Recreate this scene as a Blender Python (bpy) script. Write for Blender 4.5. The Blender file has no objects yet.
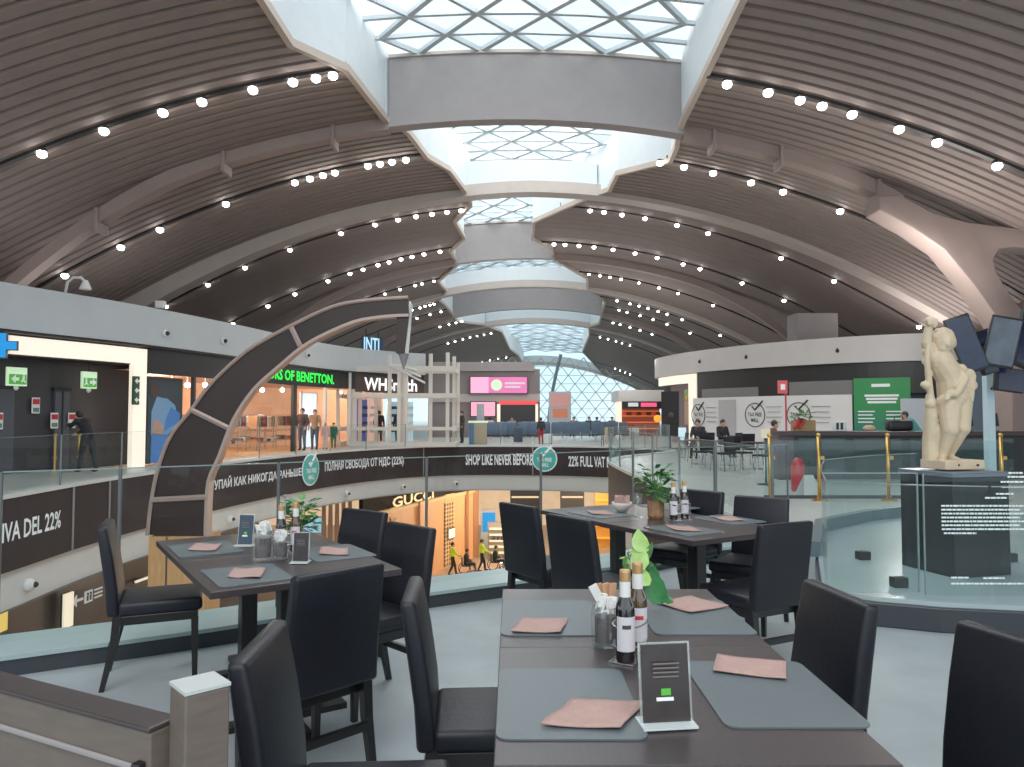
import bpy, bmesh, math, random
from mathutils import Vector, Matrix
random.seed(7)
COL = bpy.context.scene.collection
SC = bpy.context.scene
SC.view_settings.view_transform = 'Standard'
SC.view_settings.look = 'None'; SC.view_settings.exposure = 0.9; SC.view_settings.gamma = 1.18
F = 740.0; CAMZ = 1.5; CX = 512.0; HY = 415.0
TH = math.atan((HY-383.5)/F); CT, ST = math.cos(TH), math.sin(TH)
def ZP(py, Y):                               # height of a thing at depth Y
    v = (383.5-py)/F; return CAMZ+(ST+v*CT)/(CT-v*ST)*Y
def XP(px, Y, z=CAMZ): return (px-CX)/F*(Y*CT+(z-CAMZ)*ST)   # sideways place of a thing at depth Y
# ------------------------------------------------------------ materials
def srgb(r, g, b):
    f = lambda c: ((c/255+0.055)/1.055)**2.4 if c > 10 else c/255/12.92
    return (f(r), f(g), f(b), 1)
MATS = {}
def mat(name, col, rough=0.5, metal=0.0, emit=0.0, ecol=None, noise=0.0, nscale=20.0, bump=0.0, spec=0.5, coat=0.0, stretch=None):
    if name in MATS: return MATS[name]
    m = bpy.data.materials.new(name); m.use_nodes = True
    nt = m.node_tree; b = nt.nodes['Principled BSDF']
    b.inputs['Base Color'].default_value = col
    b.inputs['Roughness'].default_value = rough
    b.inputs['Metallic'].default_value = metal
    b.inputs['Specular IOR Level'].default_value = spec
    if coat: b.inputs['Coat Weight'].default_value = coat
    if emit:
        b.inputs['Emission Color'].default_value = ecol or col
        b.inputs['Emission Strength'].default_value = emit*(.45 if emit < 10 else 1)
    if noise or bump:
        tc = nt.nodes.new('ShaderNodeTexCoord'); mp = nt.nodes.new('ShaderNodeMapping')
        nz = nt.nodes.new('ShaderNodeTexNoise'); nz.inputs['Scale'].default_value = nscale
        nz.inputs['Detail'].default_value = 5
        if stretch: mp.inputs['Scale'].default_value = stretch
        nt.links.new(tc.outputs['Object'], mp.inputs['Vector']); nt.links.new(mp.outputs['Vector'], nz.inputs['Vector'])
        if noise:
            rp = nt.nodes.new('ShaderNodeValToRGB')
            rp.color_ramp.elements[0].position = 0.3; rp.color_ramp.elements[1].position = 0.7
            rp.color_ramp.elements[0].color = tuple(c*(1-noise) for c in col[:3])+(1,)
            rp.color_ramp.elements[1].color = tuple(min(1, c*(1+noise)) for c in col[:3])+(1,)
            nt.links.new(nz.outputs['Fac'], rp.inputs['Fac']); nt.links.new(rp.outputs['Color'], b.inputs['Base Color'])
        if bump:
            bp = nt.nodes.new('ShaderNodeBump'); bp.inputs['Strength'].default_value = bump; bp.inputs['Distance'].default_value = 0.01
            nt.links.new(nz.outputs['Fac'], bp.inputs['Height']); nt.links.new(bp.outputs['Normal'], b.inputs['Normal'])
    MATS[name] = m; return m
def glass(name, tint=(0.86, 0.95, 0.95), refl=0.06, haze=0.0, hcol=(.6, .75, .75)):
    m = bpy.data.materials.new(name); m.use_nodes = True; nt = m.node_tree; nt.nodes.clear()
    o = nt.nodes.new('ShaderNodeOutputMaterial'); t = nt.nodes.new('ShaderNodeBsdfTransparent')
    g = nt.nodes.new('ShaderNodeBsdfGlossy'); g.inputs['Roughness'].default_value = 0.03
    lw0 = nt.nodes.new('ShaderNodeLayerWeight'); lw0.inputs['Blend'].default_value = .5; lw = nt.nodes.new('ShaderNodeMath'); lw.operation = 'POWER'; lw.inputs[1].default_value = 5; nt.links.new(lw0.outputs['Facing'], lw.inputs[0])
    mx = nt.nodes.new('ShaderNodeMixShader'); t.inputs['Color'].default_value = tint+(1,)
    ma = nt.nodes.new('ShaderNodeMath'); ma.operation = 'MULTIPLY_ADD'; ma.inputs[1].default_value = 0.5; ma.inputs[2].default_value = refl; ma.use_clamp = True
    nt.links.new(lw.outputs[0], ma.inputs[0]); nt.links.new(ma.outputs[0], mx.inputs[0])
    if haze:
        d = nt.nodes.new('ShaderNodeBsdfDiffuse'); d.inputs['Color'].default_value = hcol+(1,)
        m2 = nt.nodes.new('ShaderNodeMixShader'); m2.inputs[0].default_value = haze
        nt.links.new(t.outputs[0], m2.inputs[1]); nt.links.new(d.outputs[0], m2.inputs[2]); nt.links.new(m2.outputs[0], mx.inputs[1])
    else: nt.links.new(t.outputs[0], mx.inputs[1])
    nt.links.new(g.outputs[0], mx.inputs[2]); nt.links.new(mx.outputs[0], o.inputs['Surface'])
    MATS[name] = m; return m
def em(name, col, s=1.0):
    return mat(name, col, 0.6, emit=s, ecol=col)
M = {}
M['ceil'] = mat('brown_ceiling_slats', srgb(122, 108, 102), 0.75, noise=0.06, nscale=1.5)
M['beam'] = mat('pinkish_beam_paint', srgb(140, 122, 116), 0.55, noise=0.05, nscale=2)
M['arch'] = mat('pale_arch_paint', srgb(172, 160, 152), 0.5, noise=0.04, nscale=2)
M['lintel'] = mat('grey_lintel_plaster', srgb(144, 137, 137), 0.7, noise=0.04, nscale=3)
M['upstand'] = mat('pale_upstand_plaster', srgb(200, 208, 212), 0.7, noise=0.03, nscale=3)
M['edge'] = mat('beige_edge_trim', srgb(176, 160, 148), 0.6)
M['black'] = mat('black_paint', srgb(26, 25, 27), 0.5)
M['crown'] = mat('white_crown_panel', srgb(190, 196, 200), 0.45, noise=0.03, nscale=1.5)
M['crown_r'] = mat('warm_crown_panel', srgb(206, 200, 197), 0.45, noise=0.03, nscale=1.5)
M['steel'] = mat('grey_skylight_steel', srgb(178, 188, 194), 0.5)
M['floor'] = mat('grey_terrace_floor', srgb(150, 158, 162), 0.5, noise=0.10, nscale=3, bump=0.05)
M['walk'] = mat('pale_walkway_stone', srgb(185, 188, 184), 0.3, noise=0.08, nscale=2)
M['lfloor'] = mat('warm_polished_floor', srgb(196, 168, 142), 0.25, noise=0.08, nscale=1)
M['fascia'] = mat('dark_brown_fascia', srgb(56, 48, 49), 0.75, spec=.2, noise=0.08, nscale=2)
M['band'] = mat('white_slab_band', srgb(208, 208, 206), 0.5, noise=0.03, nscale=2)
M['kerb'] = mat('black_kerb', srgb(38, 42, 48), 0.4)
M['ledge'] = mat('pale_kerb_ledge', srgb(150, 170, 170), 0.35, noise=0.05, nscale=4)
M['leather'] = mat('black_leather', srgb(17, 18, 26), 0.46, noise=0.12, nscale=60, bump=0.12, spec=0.32)
M['leg'] = mat('black_wood', srgb(14, 12, 14), 0.35)
M['table'] = mat('dark_table_wood', srgb(54, 46, 48), 0.33, noise=0.15, nscale=10, stretch=(12, 1, 12), spec=0.5)
M['mat'] = mat('slate_placemat', srgb(84, 94, 99), 0.42, noise=0.05, nscale=80, bump=0.05)
M['napkin'] = mat('pinkish_brown_napkin', srgb(176, 140, 132), 0.9, noise=0.06, nscale=60, bump=0.3)
M['marble'] = mat('cream_marble', srgb(206, 183, 152), 0.5, noise=0.10, nscale=9, bump=0.1)
M['pedestal'] = mat('black_pedestal', srgb(18, 21, 27), 0.3, noise=0.15, nscale=3)
M['platform'] = mat('pale_blue_platform', srgb(158, 174, 178), 0.22, noise=0.06, nscale=1.5)
M['white'] = mat('white_paint', srgb(228, 226, 224), 0.45)
M['cream'] = mat('cream_paint', srgb(226, 218, 210), 0.5)
M['wood'] = mat('warm_oak_veneer', srgb(206, 152, 96), 0.5, noise=0.15, nscale=3, stretch=(8, 8, 1))
M['brown'] = mat('brown_shop_panel', srgb(74, 58, 52), 0.4)
M['archm'] = mat('dark_bronze_panel', srgb(50, 34, 29), 0.38, spec=.3, noise=0.25, nscale=0.9)
M['archtrim'] = mat('pinkish_metal_trim', srgb(176, 150, 140), 0.35, metal=0.2)
M['partition'] = mat('grey_brown_laminate', srgb(96, 84, 76), 0.5, noise=0.12, nscale=14, stretch=(1, 1, 6))
M['partition_dark'] = mat('dark_partition_wood', srgb(52, 43, 43), 0.45, noise=0.15, nscale=12)
M['brass'] = mat('brushed_brass', srgb(212, 170, 92), 0.3, metal=0.9)
M['chrome'] = mat('bright_steel', srgb(205, 208, 210), 0.2, metal=0.9)
M['glass'] = glass('clear_glass', (0.92, 0.96, 0.955), 0.018, 0.0, (.7, .85, .85))
M['glass_tint'] = glass('teal_tinted_glass', (0.88, 0.94, 0.94), 0.03, 0.015, (.55, .8, .82))
M['skyglass'] = glass('skylight_glass', (0.95, 0.99, 1.0), 0.01)
M['jar'] = glass('jar_glass', (0.93, 0.96, 0.96), 0.12, 0.06, (.9, .9, .9))
M['acrylic'] = glass('acrylic', (0.93, 0.96, 0.96), 0.12, 0.15, (.85, .88, .88))
M['white_text'] = em('white_lettering', srgb(225, 228, 230), 0.25)
M['teal'] = mat('teal_badge', srgb(60, 168, 160), 0.5, emit=0.15, ecol=srgb(60, 168, 160))
M['lamp'] = em('warm_white_lamp', (1, 0.95, 0.9, 1), 10.0)
M['dark'] = mat('charcoal_panel', srgb(52, 50, 54), 0.45)
M['darker'] = mat('near_black_panel', srgb(30, 29, 33), 0.4)
M['door'] = mat('dark_grey_door', srgb(70, 72, 80), 0.4)
M['leaf'] = mat('green_leaf', srgb(84, 140, 66), 0.45, noise=0.25, nscale=30)
M['leaf_pale'] = mat('pale_green_leaf', srgb(150, 190, 100), 0.45, noise=0.2, nscale=30)
M['green'] = mat('deep_green_leaf', srgb(36, 104, 50), 0.45, noise=0.2, nscale=30)
M['screen'] = mat('dark_blue_screen', srgb(20, 25, 58), 0.2, emit=0.06, ecol=srgb(36, 46, 110), noise=0.4, nscale=6)
M['red'] = mat('red_plastic', srgb(190, 36, 44), 0.4)
M['seatblue'] = mat('blue_grey_vinyl', srgb(86, 106, 132), 0.45, noise=0.08, nscale=10)
M['skin'] = mat('skin', srgb(196, 150, 124), 0.6)
M['hair'] = mat('dark_hair', srgb(34, 27, 24), 0.6)
# ------------------------------------------------------------ mesh builder
class MB:
    def __init__(s): s.v = []; s.f = []
    def add(s, vs, fs):
        n = len(s.v); s.v += [tuple(v) for v in vs]; s.f += [tuple(i+n for i in f) for f in fs]; return s
    def box(s, c, size, rz=0, rx=0, ry=0, taper=1.0):
        x, y, z = [a/2 for a in size]; R = Matrix.Rotation(rz, 3, 'Z') @ Matrix.Rotation(ry, 3, 'Y') @ Matrix.Rotation(rx, 3, 'X')
        vs = []
        for dz in (-z, z):
            t = taper if dz < 0 else 1
            for dx, dy in ((-x, -y), (x, -y), (x, y), (-x, y)):
                vs.append(R @ Vector((dx*t, dy*t, dz)) + Vector(c))
        return s.add(vs, [(3, 2, 1, 0), (4, 5, 6, 7), (0, 1, 5, 4), (1, 2, 6, 5), (2, 3, 7, 6), (3, 0, 4, 7)])
    def bb(s, x0, x1, y0, y1, z0, z1): return s.box(((x0+x1)/2, (y0+y1)/2, (z0+z1)/2), (abs(x1-x0), abs(y1-y0), abs(z1-z0)))
    def prism(s, poly, z0, z1):
        n = len(poly)
        a = sum(poly[i][0]*poly[(i+1) % n][1]-poly[(i+1) % n][0]*poly[i][1] for i in range(n))
        if a < 0: poly = poly[::-1]
        vs = [(p[0], p[1], z0) for p in poly]+[(p[0], p[1], z1) for p in poly]
        fs = [tuple(range(n-1, -1, -1)), tuple(range(n, 2*n))]+[(i, (i+1) % n, n+(i+1) % n, n+i) for i in range(n)]
        return s.add(vs, fs)
    def vprism(s, poly, y0, y1):          # polygon in X-Z extruded along Y
        n = len(poly)
        vs = [(p[0], y0, p[1]) for p in poly]+[(p[0], y1, p[1]) for p in poly]
        fs = [tuple(range(n)), tuple(range(2*n-1, n-1, -1))]+[(i, n+i, n+(i+1) % n, (i+1) % n) for i in range(n)]
        return s.add(vs, fs)
    def tube(s, pts, r, n=8, cap=True):
        pts = [Vector(p) for p in pts]; rs = r if isinstance(r, (list, tuple)) else [r]*len(pts)
        rings = []; up = None
        for i, p in enumerate(pts):
            d = (pts[min(i+1, len(pts)-1)]-pts[max(i-1, 0)])
            d = d.normalized() if d.length > 1e-9 else Vector((0, 0, 1))
            if up is None: up = d.orthogonal().normalized()
            up = (up-d*up.dot(d)); up = up.normalized() if up.length > 1e-6 else d.orthogonal().normalized()
            w = d.cross(up)
            rings.append([p+(up*math.cos(2*math.pi*k/n)+w*math.sin(2*math.pi*k/n))*rs[i] for k in range(n)])
        vs = [v for rg in rings for v in rg]; fs = []
        for i in range(len(pts)-1):
            for k in range(n):
                a = i*n+k; b = i*n+(k+1) % n; fs.append((a, b, b+n, a+n))
        if cap: fs.append(tuple(range(n-1, -1, -1))); fs.append(tuple(range((len(pts)-1)*n, len(pts)*n)))
        return s.add(vs, fs)
    def lathe(s, prof, c=(0, 0, 0), n=20):
        vs = []; fs = []
        for r, z in prof:
            for k in range(n):
                a = 2*math.pi*k/n; vs.append((c[0]+r*math.cos(a), c[1]+r*math.sin(a), c[2]+z))
        for i in range(len(prof)-1):
            for k in range(n):
                a = i*n+k; b = i*n+(k+1) % n; fs.append((a, b, b+n, a+n))
        fs.append(tuple(range(n-1, -1, -1))); fs.append(tuple(range((len(prof)-1)*n, len(prof)*n)))
        return s.add(vs, fs)
    def ball(s, c, r, sc=(1, 1, 1), n=12, m=8, R=None):
        vs = []; fs = []
        for j in range(m+1):
            th = math.pi*j/m
            for k in range(n):
                a = 2*math.pi*k/n
                v = Vector((math.sin(th)*math.cos(a)*r*sc[0], math.sin(th)*math.sin(a)*r*sc[1], -math.cos(th)*r*sc[2]))
                if R: v = R @ v
                vs.append(v+Vector(c))
        for j in range(m):
            for k in range(n):
                a = j*n+k; b = j*n+(k+1) % n; fs.append((a, b, b+n, a+n))
        return s.add(vs, fs)
    def cap(s, a, b, ra, rb, n=12):        # tapered capsule
        a = Vector(a); b = Vector(b); s.ball(a, ra, n=n); s.ball(b, rb, n=n); return s.tube([a, b], [ra, rb], n)
    def build(s, name, m, parent=None, smooth=False, bevel=0, sub=0, remesh=0, loc=None, rz=0):
        me = bpy.data.meshes.new(name); me.from_pydata(s.v, [], s.f); me.update()
        if m is not None: me.materials.append(m)
        if smooth: me.polygons.foreach_set('use_smooth', [True]*len(me.polygons))
        o = bpy.data.objects.new(name, me); COL.objects.link(o)
        if loc: o.location = loc
        o.rotation_euler.z = rz
        if parent: o.parent = parent
        if remesh:
            rm = o.modifiers.new('remesh', 'REMESH'); rm.mode = 'VOXEL'; rm.voxel_size = remesh; rm.use_smooth_shade = True
            sm = o.modifiers.new('smooth', 'SMOOTH'); sm.iterations = 2; sm.factor = 0.5
        if bevel:
            b = o.modifiers.new('bevel', 'BEVEL'); b.width = bevel; b.segments = 3 if bevel > 0.01 else 2; b.limit_method = 'ANGLE'; b.harden_normals = False
            me.polygons.foreach_set('use_smooth', [bevel > 0.01 or smooth]*len(me.polygons))
        if sub:
            b = o.modifiers.new('sub', 'SUBSURF'); b.levels = sub; b.render_levels = sub
        return o
def tag(o, label=None, cat=None, group=None, kind=None):
    if label: o['label'] = label
    if cat: o['category'] = cat
    if group: o['group'] = group
    if kind: o['kind'] = kind
    return o
def empty(name, loc=(0, 0, 0), rz=0, label=None, cat=None, group=None):
    o = bpy.data.objects.new(name, None); COL.objects.link(o); o.location = loc; o.rotation_euler.z = rz
    o.empty_display_size = 0.1
    return tag(o, label, cat, group)
def st(o): o['kind'] = 'structure'; return o
def copy_tree(o, parent=None):
    c = o.copy(); COL.objects.link(c); c.parent = parent
    for ch in list(o.children): copy_tree(ch, c)
    return c
def rotz(fx, fy): return math.atan2(-fx, fy)
# ------------------------------------------------------------ paths in plan
class Path:
    def __init__(s, pts, smooth=True, step=0.25):
        if smooth:
            P = [Vector(p) for p in pts]; out = []
            for i in range(len(P)-1):
                p0 = P[max(i-1, 0)]; p1 = P[i]; p2 = P[i+1]; p3 = P[min(i+2, len(P)-1)]
                n = max(2, int((p2-p1).length/step))
                for k in range(n):
                    t = k/n
                    out.append(0.5*((2*p1)+(-p0+p2)*t+(2*p0-5*p1+4*p2-p3)*t*t+(-p0+3*p1-3*p2+p3)*t**3))
            out.append(P[-1]); s.p = out
        else: s.p = [Vector(p) for p in pts]
        s.s = [0]
        for i in range(1, len(s.p)): s.s.append(s.s[-1]+(s.p[i]-s.p[i-1]).length)
        s.L = s.s[-1]
    def at(s, u, off=0.0):
        u = max(0, min(s.L, u)); i = 0
        lo, hi = 0, len(s.s)-2
        while lo < hi:
            mid = (lo+hi+1)//2
            if s.s[mid] <= u: lo = mid
            else: hi = mid-1
        i = lo; t = (u-s.s[i])/max(1e-9, s.s[i+1]-s.s[i])
        d = (s.p[min(i+2, len(s.p)-1)]-s.p[max(i-1, 0)]).normalized()
        p = s.p[i].lerp(s.p[i+1], t)
        return p+Vector((d.y, -d.x))*off
    def dir(s, u):
        a = s.at(max(0, u-.1)); b = s.at(min(s.L, u+.1)); return (b-a).normalized()
    def px(s, x):                          # arc length at which the path lies in a given direction from the viewpoint
        best = min(range(len(s.p)), key=lambda i: abs(s.p[i].x/max(.5, s.p[i].y)-(x-CX)/F) if s.p[i].y > 1 else 1e9)
        return s.s[best]
    def sub(s, a, b, off=0, step=0.4):
        n = max(1, int(abs(b-a)/step)); return [s.at(a+(b-a)*i/n, off) for i in range(n+1)]
def strip(mb, path, s0, s1, z0, z1, off=0, th=0.1, step=0.4):   # curved upright slab, face at off, body behind it
    a = path.sub(s0, s1, off, step); b = path.sub(s0, s1, off-th, step)
    n = len(a); vs = []
    for i in range(n):
        vs += [(a[i].x, a[i].y, z0), (a[i].x, a[i].y, z1), (b[i].x, b[i].y, z1), (b[i].x, b[i].y, z0)]
    fs = []
    for i in range(n-1):
        k = i*4
        for j in range(4): fs.append((k+j, k+4+j, k+4+(j+1) % 4, k+(j+1) % 4))
    fs.append((0, 1, 2, 3)); fs.append((4*n-1, 4*n-2, 4*n-3, 4*n-4))
    return mb.add(vs, fs)
def text_mesh(body, size, extrude=0.0):
    cu = bpy.data.curves.new('t', 'FONT'); cu.body = body; cu.size = size; cu.extrude = extrude
    cu.align_x = 'CENTER'; cu.align_y = 'CENTER'; cu.resolution_u = 2; cu.offset = .018 if size == 1.0 else 0
    o = bpy.data.objects.new('t', cu); COL.objects.link(o)
    dg = bpy.context.evaluated_depsgraph_get(); me = bpy.data.meshes.new_from_object(o.evaluated_get(dg))
    bpy.data.objects.remove(o); bpy.data.curves.remove(cu)
    return me
def text_fit(body, width, height, extrude=0.005, bold=0.0):
    me = text_mesh(body, 1.0, 0)
    xs = [v.co.x for v in me.vertices]; ys = [v.co.y for v in me.vertices]
    w = max(xs)-min(xs); h = max(ys)-min(ys); cx = (max(xs)+min(xs))/2; cy = (max(ys)+min(ys))/2
    vs = [((v.co.x-cx)/w*width, (v.co.y-cy)/h*height) for v in me.vertices]; fs = [tuple(p.vertices) for p in me.polygons]
    bpy.data.meshes.remove(me); return vs, fs
def text_path(name, body, path, s0, s1, zc, h, off, m, parent=None):
    vs, fs = text_fit(body, s1-s0, h); sm = (s0+s1)/2; out = []
    for x, y in vs:
        p = path.at(sm+x, off); out.append((p.x, p.y, zc+y))
    return MB().add(out, fs).build(name, m, parent)
def text_flat(name, body, c, w, h, m, rz=0, parent=None, tilt=0):
    vs, fs = text_fit(body, w, h); R = Matrix.Rotation(rz, 3, 'Z') @ Matrix.Rotation(tilt, 3, 'X')
    return MB().add([R @ Vector((x, 0, y))+Vector(c) for x, y in vs], fs).build(name, m, parent)
# ============================================================ camera, world
cam = bpy.data.cameras.new('camera'); cam.sensor_width = 36; cam.lens = F/1024*36; cam.clip_end = 400
co = bpy.data.objects.new('camera', cam); COL.objects.link(co); co.location = (0, 0, CAMZ)
co.rotation_euler = (math.radians(90)+math.atan((HY-383.5)/F), 0, 0); SC.camera = co
w = bpy.data.worlds.new('world'); SC.world = w; w.use_nodes = True
nt = w.node_tree; bg = nt.nodes['Background']; bg.inputs['Strength'].default_value = .72
tc = nt.nodes.new('ShaderNodeTexCoord'); nz = nt.nodes.new('ShaderNodeTexNoise'); nz.inputs['Scale'].default_value = 2.2; nz.inputs['Detail'].default_value = 6
rp = nt.nodes.new('ShaderNodeValToRGB'); rp.color_ramp.elements[0].color = (.55, .80, .94, 1); rp.color_ramp.elements[1].color = (.93, .98, 1, 1)
rp.color_ramp.elements[0].position = .38; rp.color_ramp.elements[1].position = .6
nt.links.new(tc.outputs['Generated'], nz.inputs['Vector']); nt.links.new(nz.outputs['Fac'], rp.inputs['Fac']); nt.links.new(rp.outputs['Color'], bg.inputs['Color'])
def area(name, loc, size, power, rot=(0, 0, 0), col=(1, 1, 1), sy=None):
    l = bpy.data.lights.new(name, 'AREA'); l.energy = power; l.color = col; l.size = size
    if sy: l.shape = 'RECTANGLE'; l.size_y = sy
    o = bpy.data.objects.new(name, l); COL.objects.link(o); o.location = loc; o.rotation_euler = rot; return o
# ============================================================ roof
_HL = [(-10, -5.3), (12, -5.3), (15.2, -5.22), (17.3, -5.19), (18.9, -4.26), (22.7, -3.9), (23.3, -3.6), (24, -3.4), (26.7, -3.1), (28.4, -2.45), (31, -2.1), (32.5, -1.9), (33.9, -1.9), (36, -2.8), (38.5, -2.5), (40.5, -3.4), (43.9, -3.2), (48, -4.8), (51.6, -4.6), (54.5, -5.4), (57, -5.2), (66.7, -4.9), (72, -2.8), (78, -1.1), (92, -.3), (100, .9), (112, 1.8)]
_HR = [(-10, 5.0), (12, 5.0), (15.2, 4.8), (22.2, 5.15), (23.5, 5.3), (24.6, 5.5), (26.3, 5.65), (28.7, 4.1), (31, 4.1), (32.4, 3.4), (36.6, 1.1), (39.3, 1.1), (41, 2.2), (44, 2.5), (49, 5.0), (52.8, 5.4), (57, 7.2), (69.5, 8.2), (73, 7.6), (78, 8.2), (92, 8.8), (100, 10.8), (112, 14)]
def dfac(Y): return .999+.0425*9.3/max(Y, 12)
HL = [(a, b*dfac(a)) for a, b in _HL]; HR = [(a, b*dfac(a)) for a, b in _HR]
def interp(T, y):
    if y <= T[0][0]: return T[0][1]
    for (a, b), (c, d) in zip(T, T[1:]):
        if y <= c: return b+(d-b)*(y-a)/(c-a)
    return T[-1][1]
def cen(Y): return interp([(19, -.2), (23, 0), (26.5, .4), (34.5, .6), (40, 1.1), (60, 1.7), (112, 4)], Y)
def pk(Y): return interp([(-10, 10.75), (19, 10.85), (26.5, 11.2), (34.5, 11.4), (40, 10.95), (53, 10.9), (73, 10.8), (112, 9.2)], Y)
def zc(X, Y):
    z = pk(Y)-.0166*(X-cen(Y))**2
    return z if z > 4.6 else 4.6-(4.6-z)*.1
def zs(X, Y): return pk(Y)+2.0-.012*(X-cen(Y))**2
rows = []
y = -4.0
while y < 32: rows += [(y, 0), (y+.27, 0), (y+.30, .075), (y+.40, .075), (y+.43, 0)]; y += .45
y = 32.2
while y < 53: rows += [(y, 0), (y+.4, 0), (y+.43, .02), (y+.53, .02)]; y += .7
y = 53.5
while y < 112: rows.append((y, 0)); y += 1.0
rows += [(p[0], None) for p in HL+HR if 0 < p[0] < 112]
rows.sort(key=lambda t: t[0])
rr = []
for i, (a, b) in enumerate(rows):
    if b is None:
        b = rr[-1][1] if rr else 0
    if rr and a-rr[-1][0] < 1e-4: continue
    rr.append((a, b))
rows = rr
def roof_side(name, side, N=34):
    vs = []; fs = []
    for (Y, dz) in rows:
        h = interp(HL if side < 0 else HR, Y); o = -26 if side < 0 else 30
        for k in range(N+1):
            t = k/N; X = h+(o-h)*t; vs.append((X, Y, zc(X, Y)+dz+0.02))
    for i in range(len(rows)-1):
        for k in range(N):
            a = i*(N+1)+k; fs.append((a, a+1, a+N+2, a+N+1))
    return st(MB().add(vs, fs).build(name, M['ceil']))
roof_side('ceiling', -1); roof_side('ceiling', 1)
def ribbon(mb, pts, wd, up):            # slab standing on a polyline
    vs = []; n = len(pts)
    for i, p in enumerate(pts):
        a = Vector(pts[max(0, i-1)]); b = Vector(pts[min(n-1, i+1)]); d = (b-a).xy.normalized(); nn = Vector((d.y, -d.x))*wd/2
        x, y, z = p
        vs += [(x+nn.x, y+nn.y, z), (x+nn.x, y+nn.y, z+up), (x-nn.x, y-nn.y, z+up), (x-nn.x, y-nn.y, z)]
    fs = []
    for i in range(n-1):
        for j in range(4): fs.append((i*4+j, i*4+4+j, i*4+4+(j+1) % 4, i*4+(j+1) % 4))
    fs += [(0, 1, 2, 3), (4*n-1, 4*n-2, 4*n-3, 4*n-4)]
    return mb.add(vs, fs)
for T, nm in ((HL, 'left'), (HR, 'right')):
    pts = [(x, yy, 0) for yy, x in T]
    mb = MB(); vs = []; fs = []
    for i, (yy, x) in enumerate(T):
        vs += [(x, yy, zc(x, yy)-.02), (x, yy, zs(x, yy)+.05)]
        if i: k = 2*i; fs.append((k-2, k, k+1, k-1))
    mb.add(vs, fs); o = st(mb.build('wall_skylight_'+nm, M['upstand']))
    s = 1 if T is HL else -1
    mb = MB(); ribbon(mb, [(x+.02*s, yy, zc(x, yy)-.14) for yy, x in T], .16, .2)
    st(mb.build('trim_%d' % (1 if T is HL else 2), M['edge']))
# skylight panes and mullions
cuts = [-4, 23, 32, 43, 53, 63, 73, 111]
for wi in range(len(cuts)-1):
    y0, y1 = cuts[wi]+.3, cuts[wi+1]-.3
    ROWH, CW = (1.2, 1.95) if wi < 5 else (2.6, 3.4)
    vs = []; fs = []; ys = [y0]
    r0 = math.ceil(y0/ROWH); yy = r0*ROWH
    while yy < y1-.05: ys.append(yy); yy += ROWH
    ys.append(y1)
    for i, yy in enumerate(ys):
        a = interp(HL, yy); b = interp(HR, yy)
        for k in range(5): x = a+(b-a)*k/4; vs.append((x, yy, zs(x, yy)))
        if i:
            for k in range(4): q = (i-1)*5+k; fs.append((q, q+1, q+6, q+5))
    g = st(MB().add(vs, fs).build('window_%d' % (wi+1), M['skyglass']))
    mb = MB(); br = .1
    def inside(x, yy): return interp(HL, yy)-.1 < x < interp(HR, yy)+.1 and y0-.1 <= yy <= y1+.1
    for yy in ys[:-1]:
        a = interp(HL, yy); b = interp(HR, yy); n = 6
        for k in range(n):
            xa = a+(b-a)*k/n; xb = a+(b-a)*(k+1)/n
            mb.tube([(xa, yy, zs(xa, yy)-.06), (xb, yy, zs(xb, yy)-.06)], br*.8, 4)
    r = r0-1
    while r*ROWH < y1:
        for i in range(-10, 12):
            xa = i*CW+(r % 2)*CW/2; ya = r*ROWH; yb = ya+ROWH
            for sgn in (-1, 1):
                xb = xa+sgn*CW/2
                if inside((xa+xb)/2, (ya+yb)/2): mb.tube([(xa, ya, zs(xa, ya)-.06), (xb, yb, zs(xb, yb)-.06)], br, 4)
        r += 1
    mb.build('mullion_grid', M['steel'], g)
# lintels across the skylight, and arches
def arch_mesh(mb, Y, th, zf0, zf1, xa, xb, n=48):
    vs = []; fs = []
    for k in range(n+1):
        X = xa+(xb-xa)*k/n
        vs += [(X, Y-th/2, zf0(X)), (X, Y+th/2, zf0(X)), (X, Y+th/2, zf1(X)), (X, Y-th/2, zf1(X))]
        if k:
            q = 4*(k-1)
            for j in range(4): fs.append((q+j, q+(j+1) % 4, q+4+(j+1) % 4, q+4+j))
    fs += [(3, 2, 1, 0), (4*n, 4*n+1, 4*n+2, 4*n+3)]
    return mb.add(vs, fs)
def drop(X, Y): return zc(X, Y)-.25-max(0, abs(X-cen(Y))-9)**2*.03
ti = 3
for i, Y in enumerate((23, 43, 63)):
    a, b = interp(HL, Y)-.05, interp(HR, Y)+.05
    mb = MB(); arch_mesh(mb, Y, .5, lambda X: zc(X, Y)-.3, lambda X: zs(X, Y)-.15, a, b, 16)
    st(mb.build('trim_%d' % ti, M['lintel'])); ti += 1
    mb = MB(); arch_mesh(mb, Y-.02, .62, lambda X: zs(X, Y)-.2, lambda X: zs(X, Y)-.1, a, b, 16)
    st(mb.build('trim_%d' % ti, M['arch'])); ti += 1
    mb = MB(); pw = .45 if i == 0 else .3
    arch_mesh(mb, Y, pw, lambda X: drop(X, Y)-.12, lambda X: drop(X, Y)+.35, -16.5, a, 40)
    arch_mesh(mb, Y, pw, lambda X: drop(X, Y)-.12, lambda X: drop(X, Y)+.35, b, 12.2 if i == 0 else 19, 40)
    o = tag(mb.build('trim_%d' % ti, M['beam']), kind='structure'); ti += 1
    if i == 0:
        for X in (-12.9, -9.0, -5.6, 6.3, 8.4, 11.4):
            mb = MB(); mb.box((X, Y, drop(X, Y)), (.12, .7, .75)); mb.build('bracket', M['beam'], o, bevel=.03)
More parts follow.
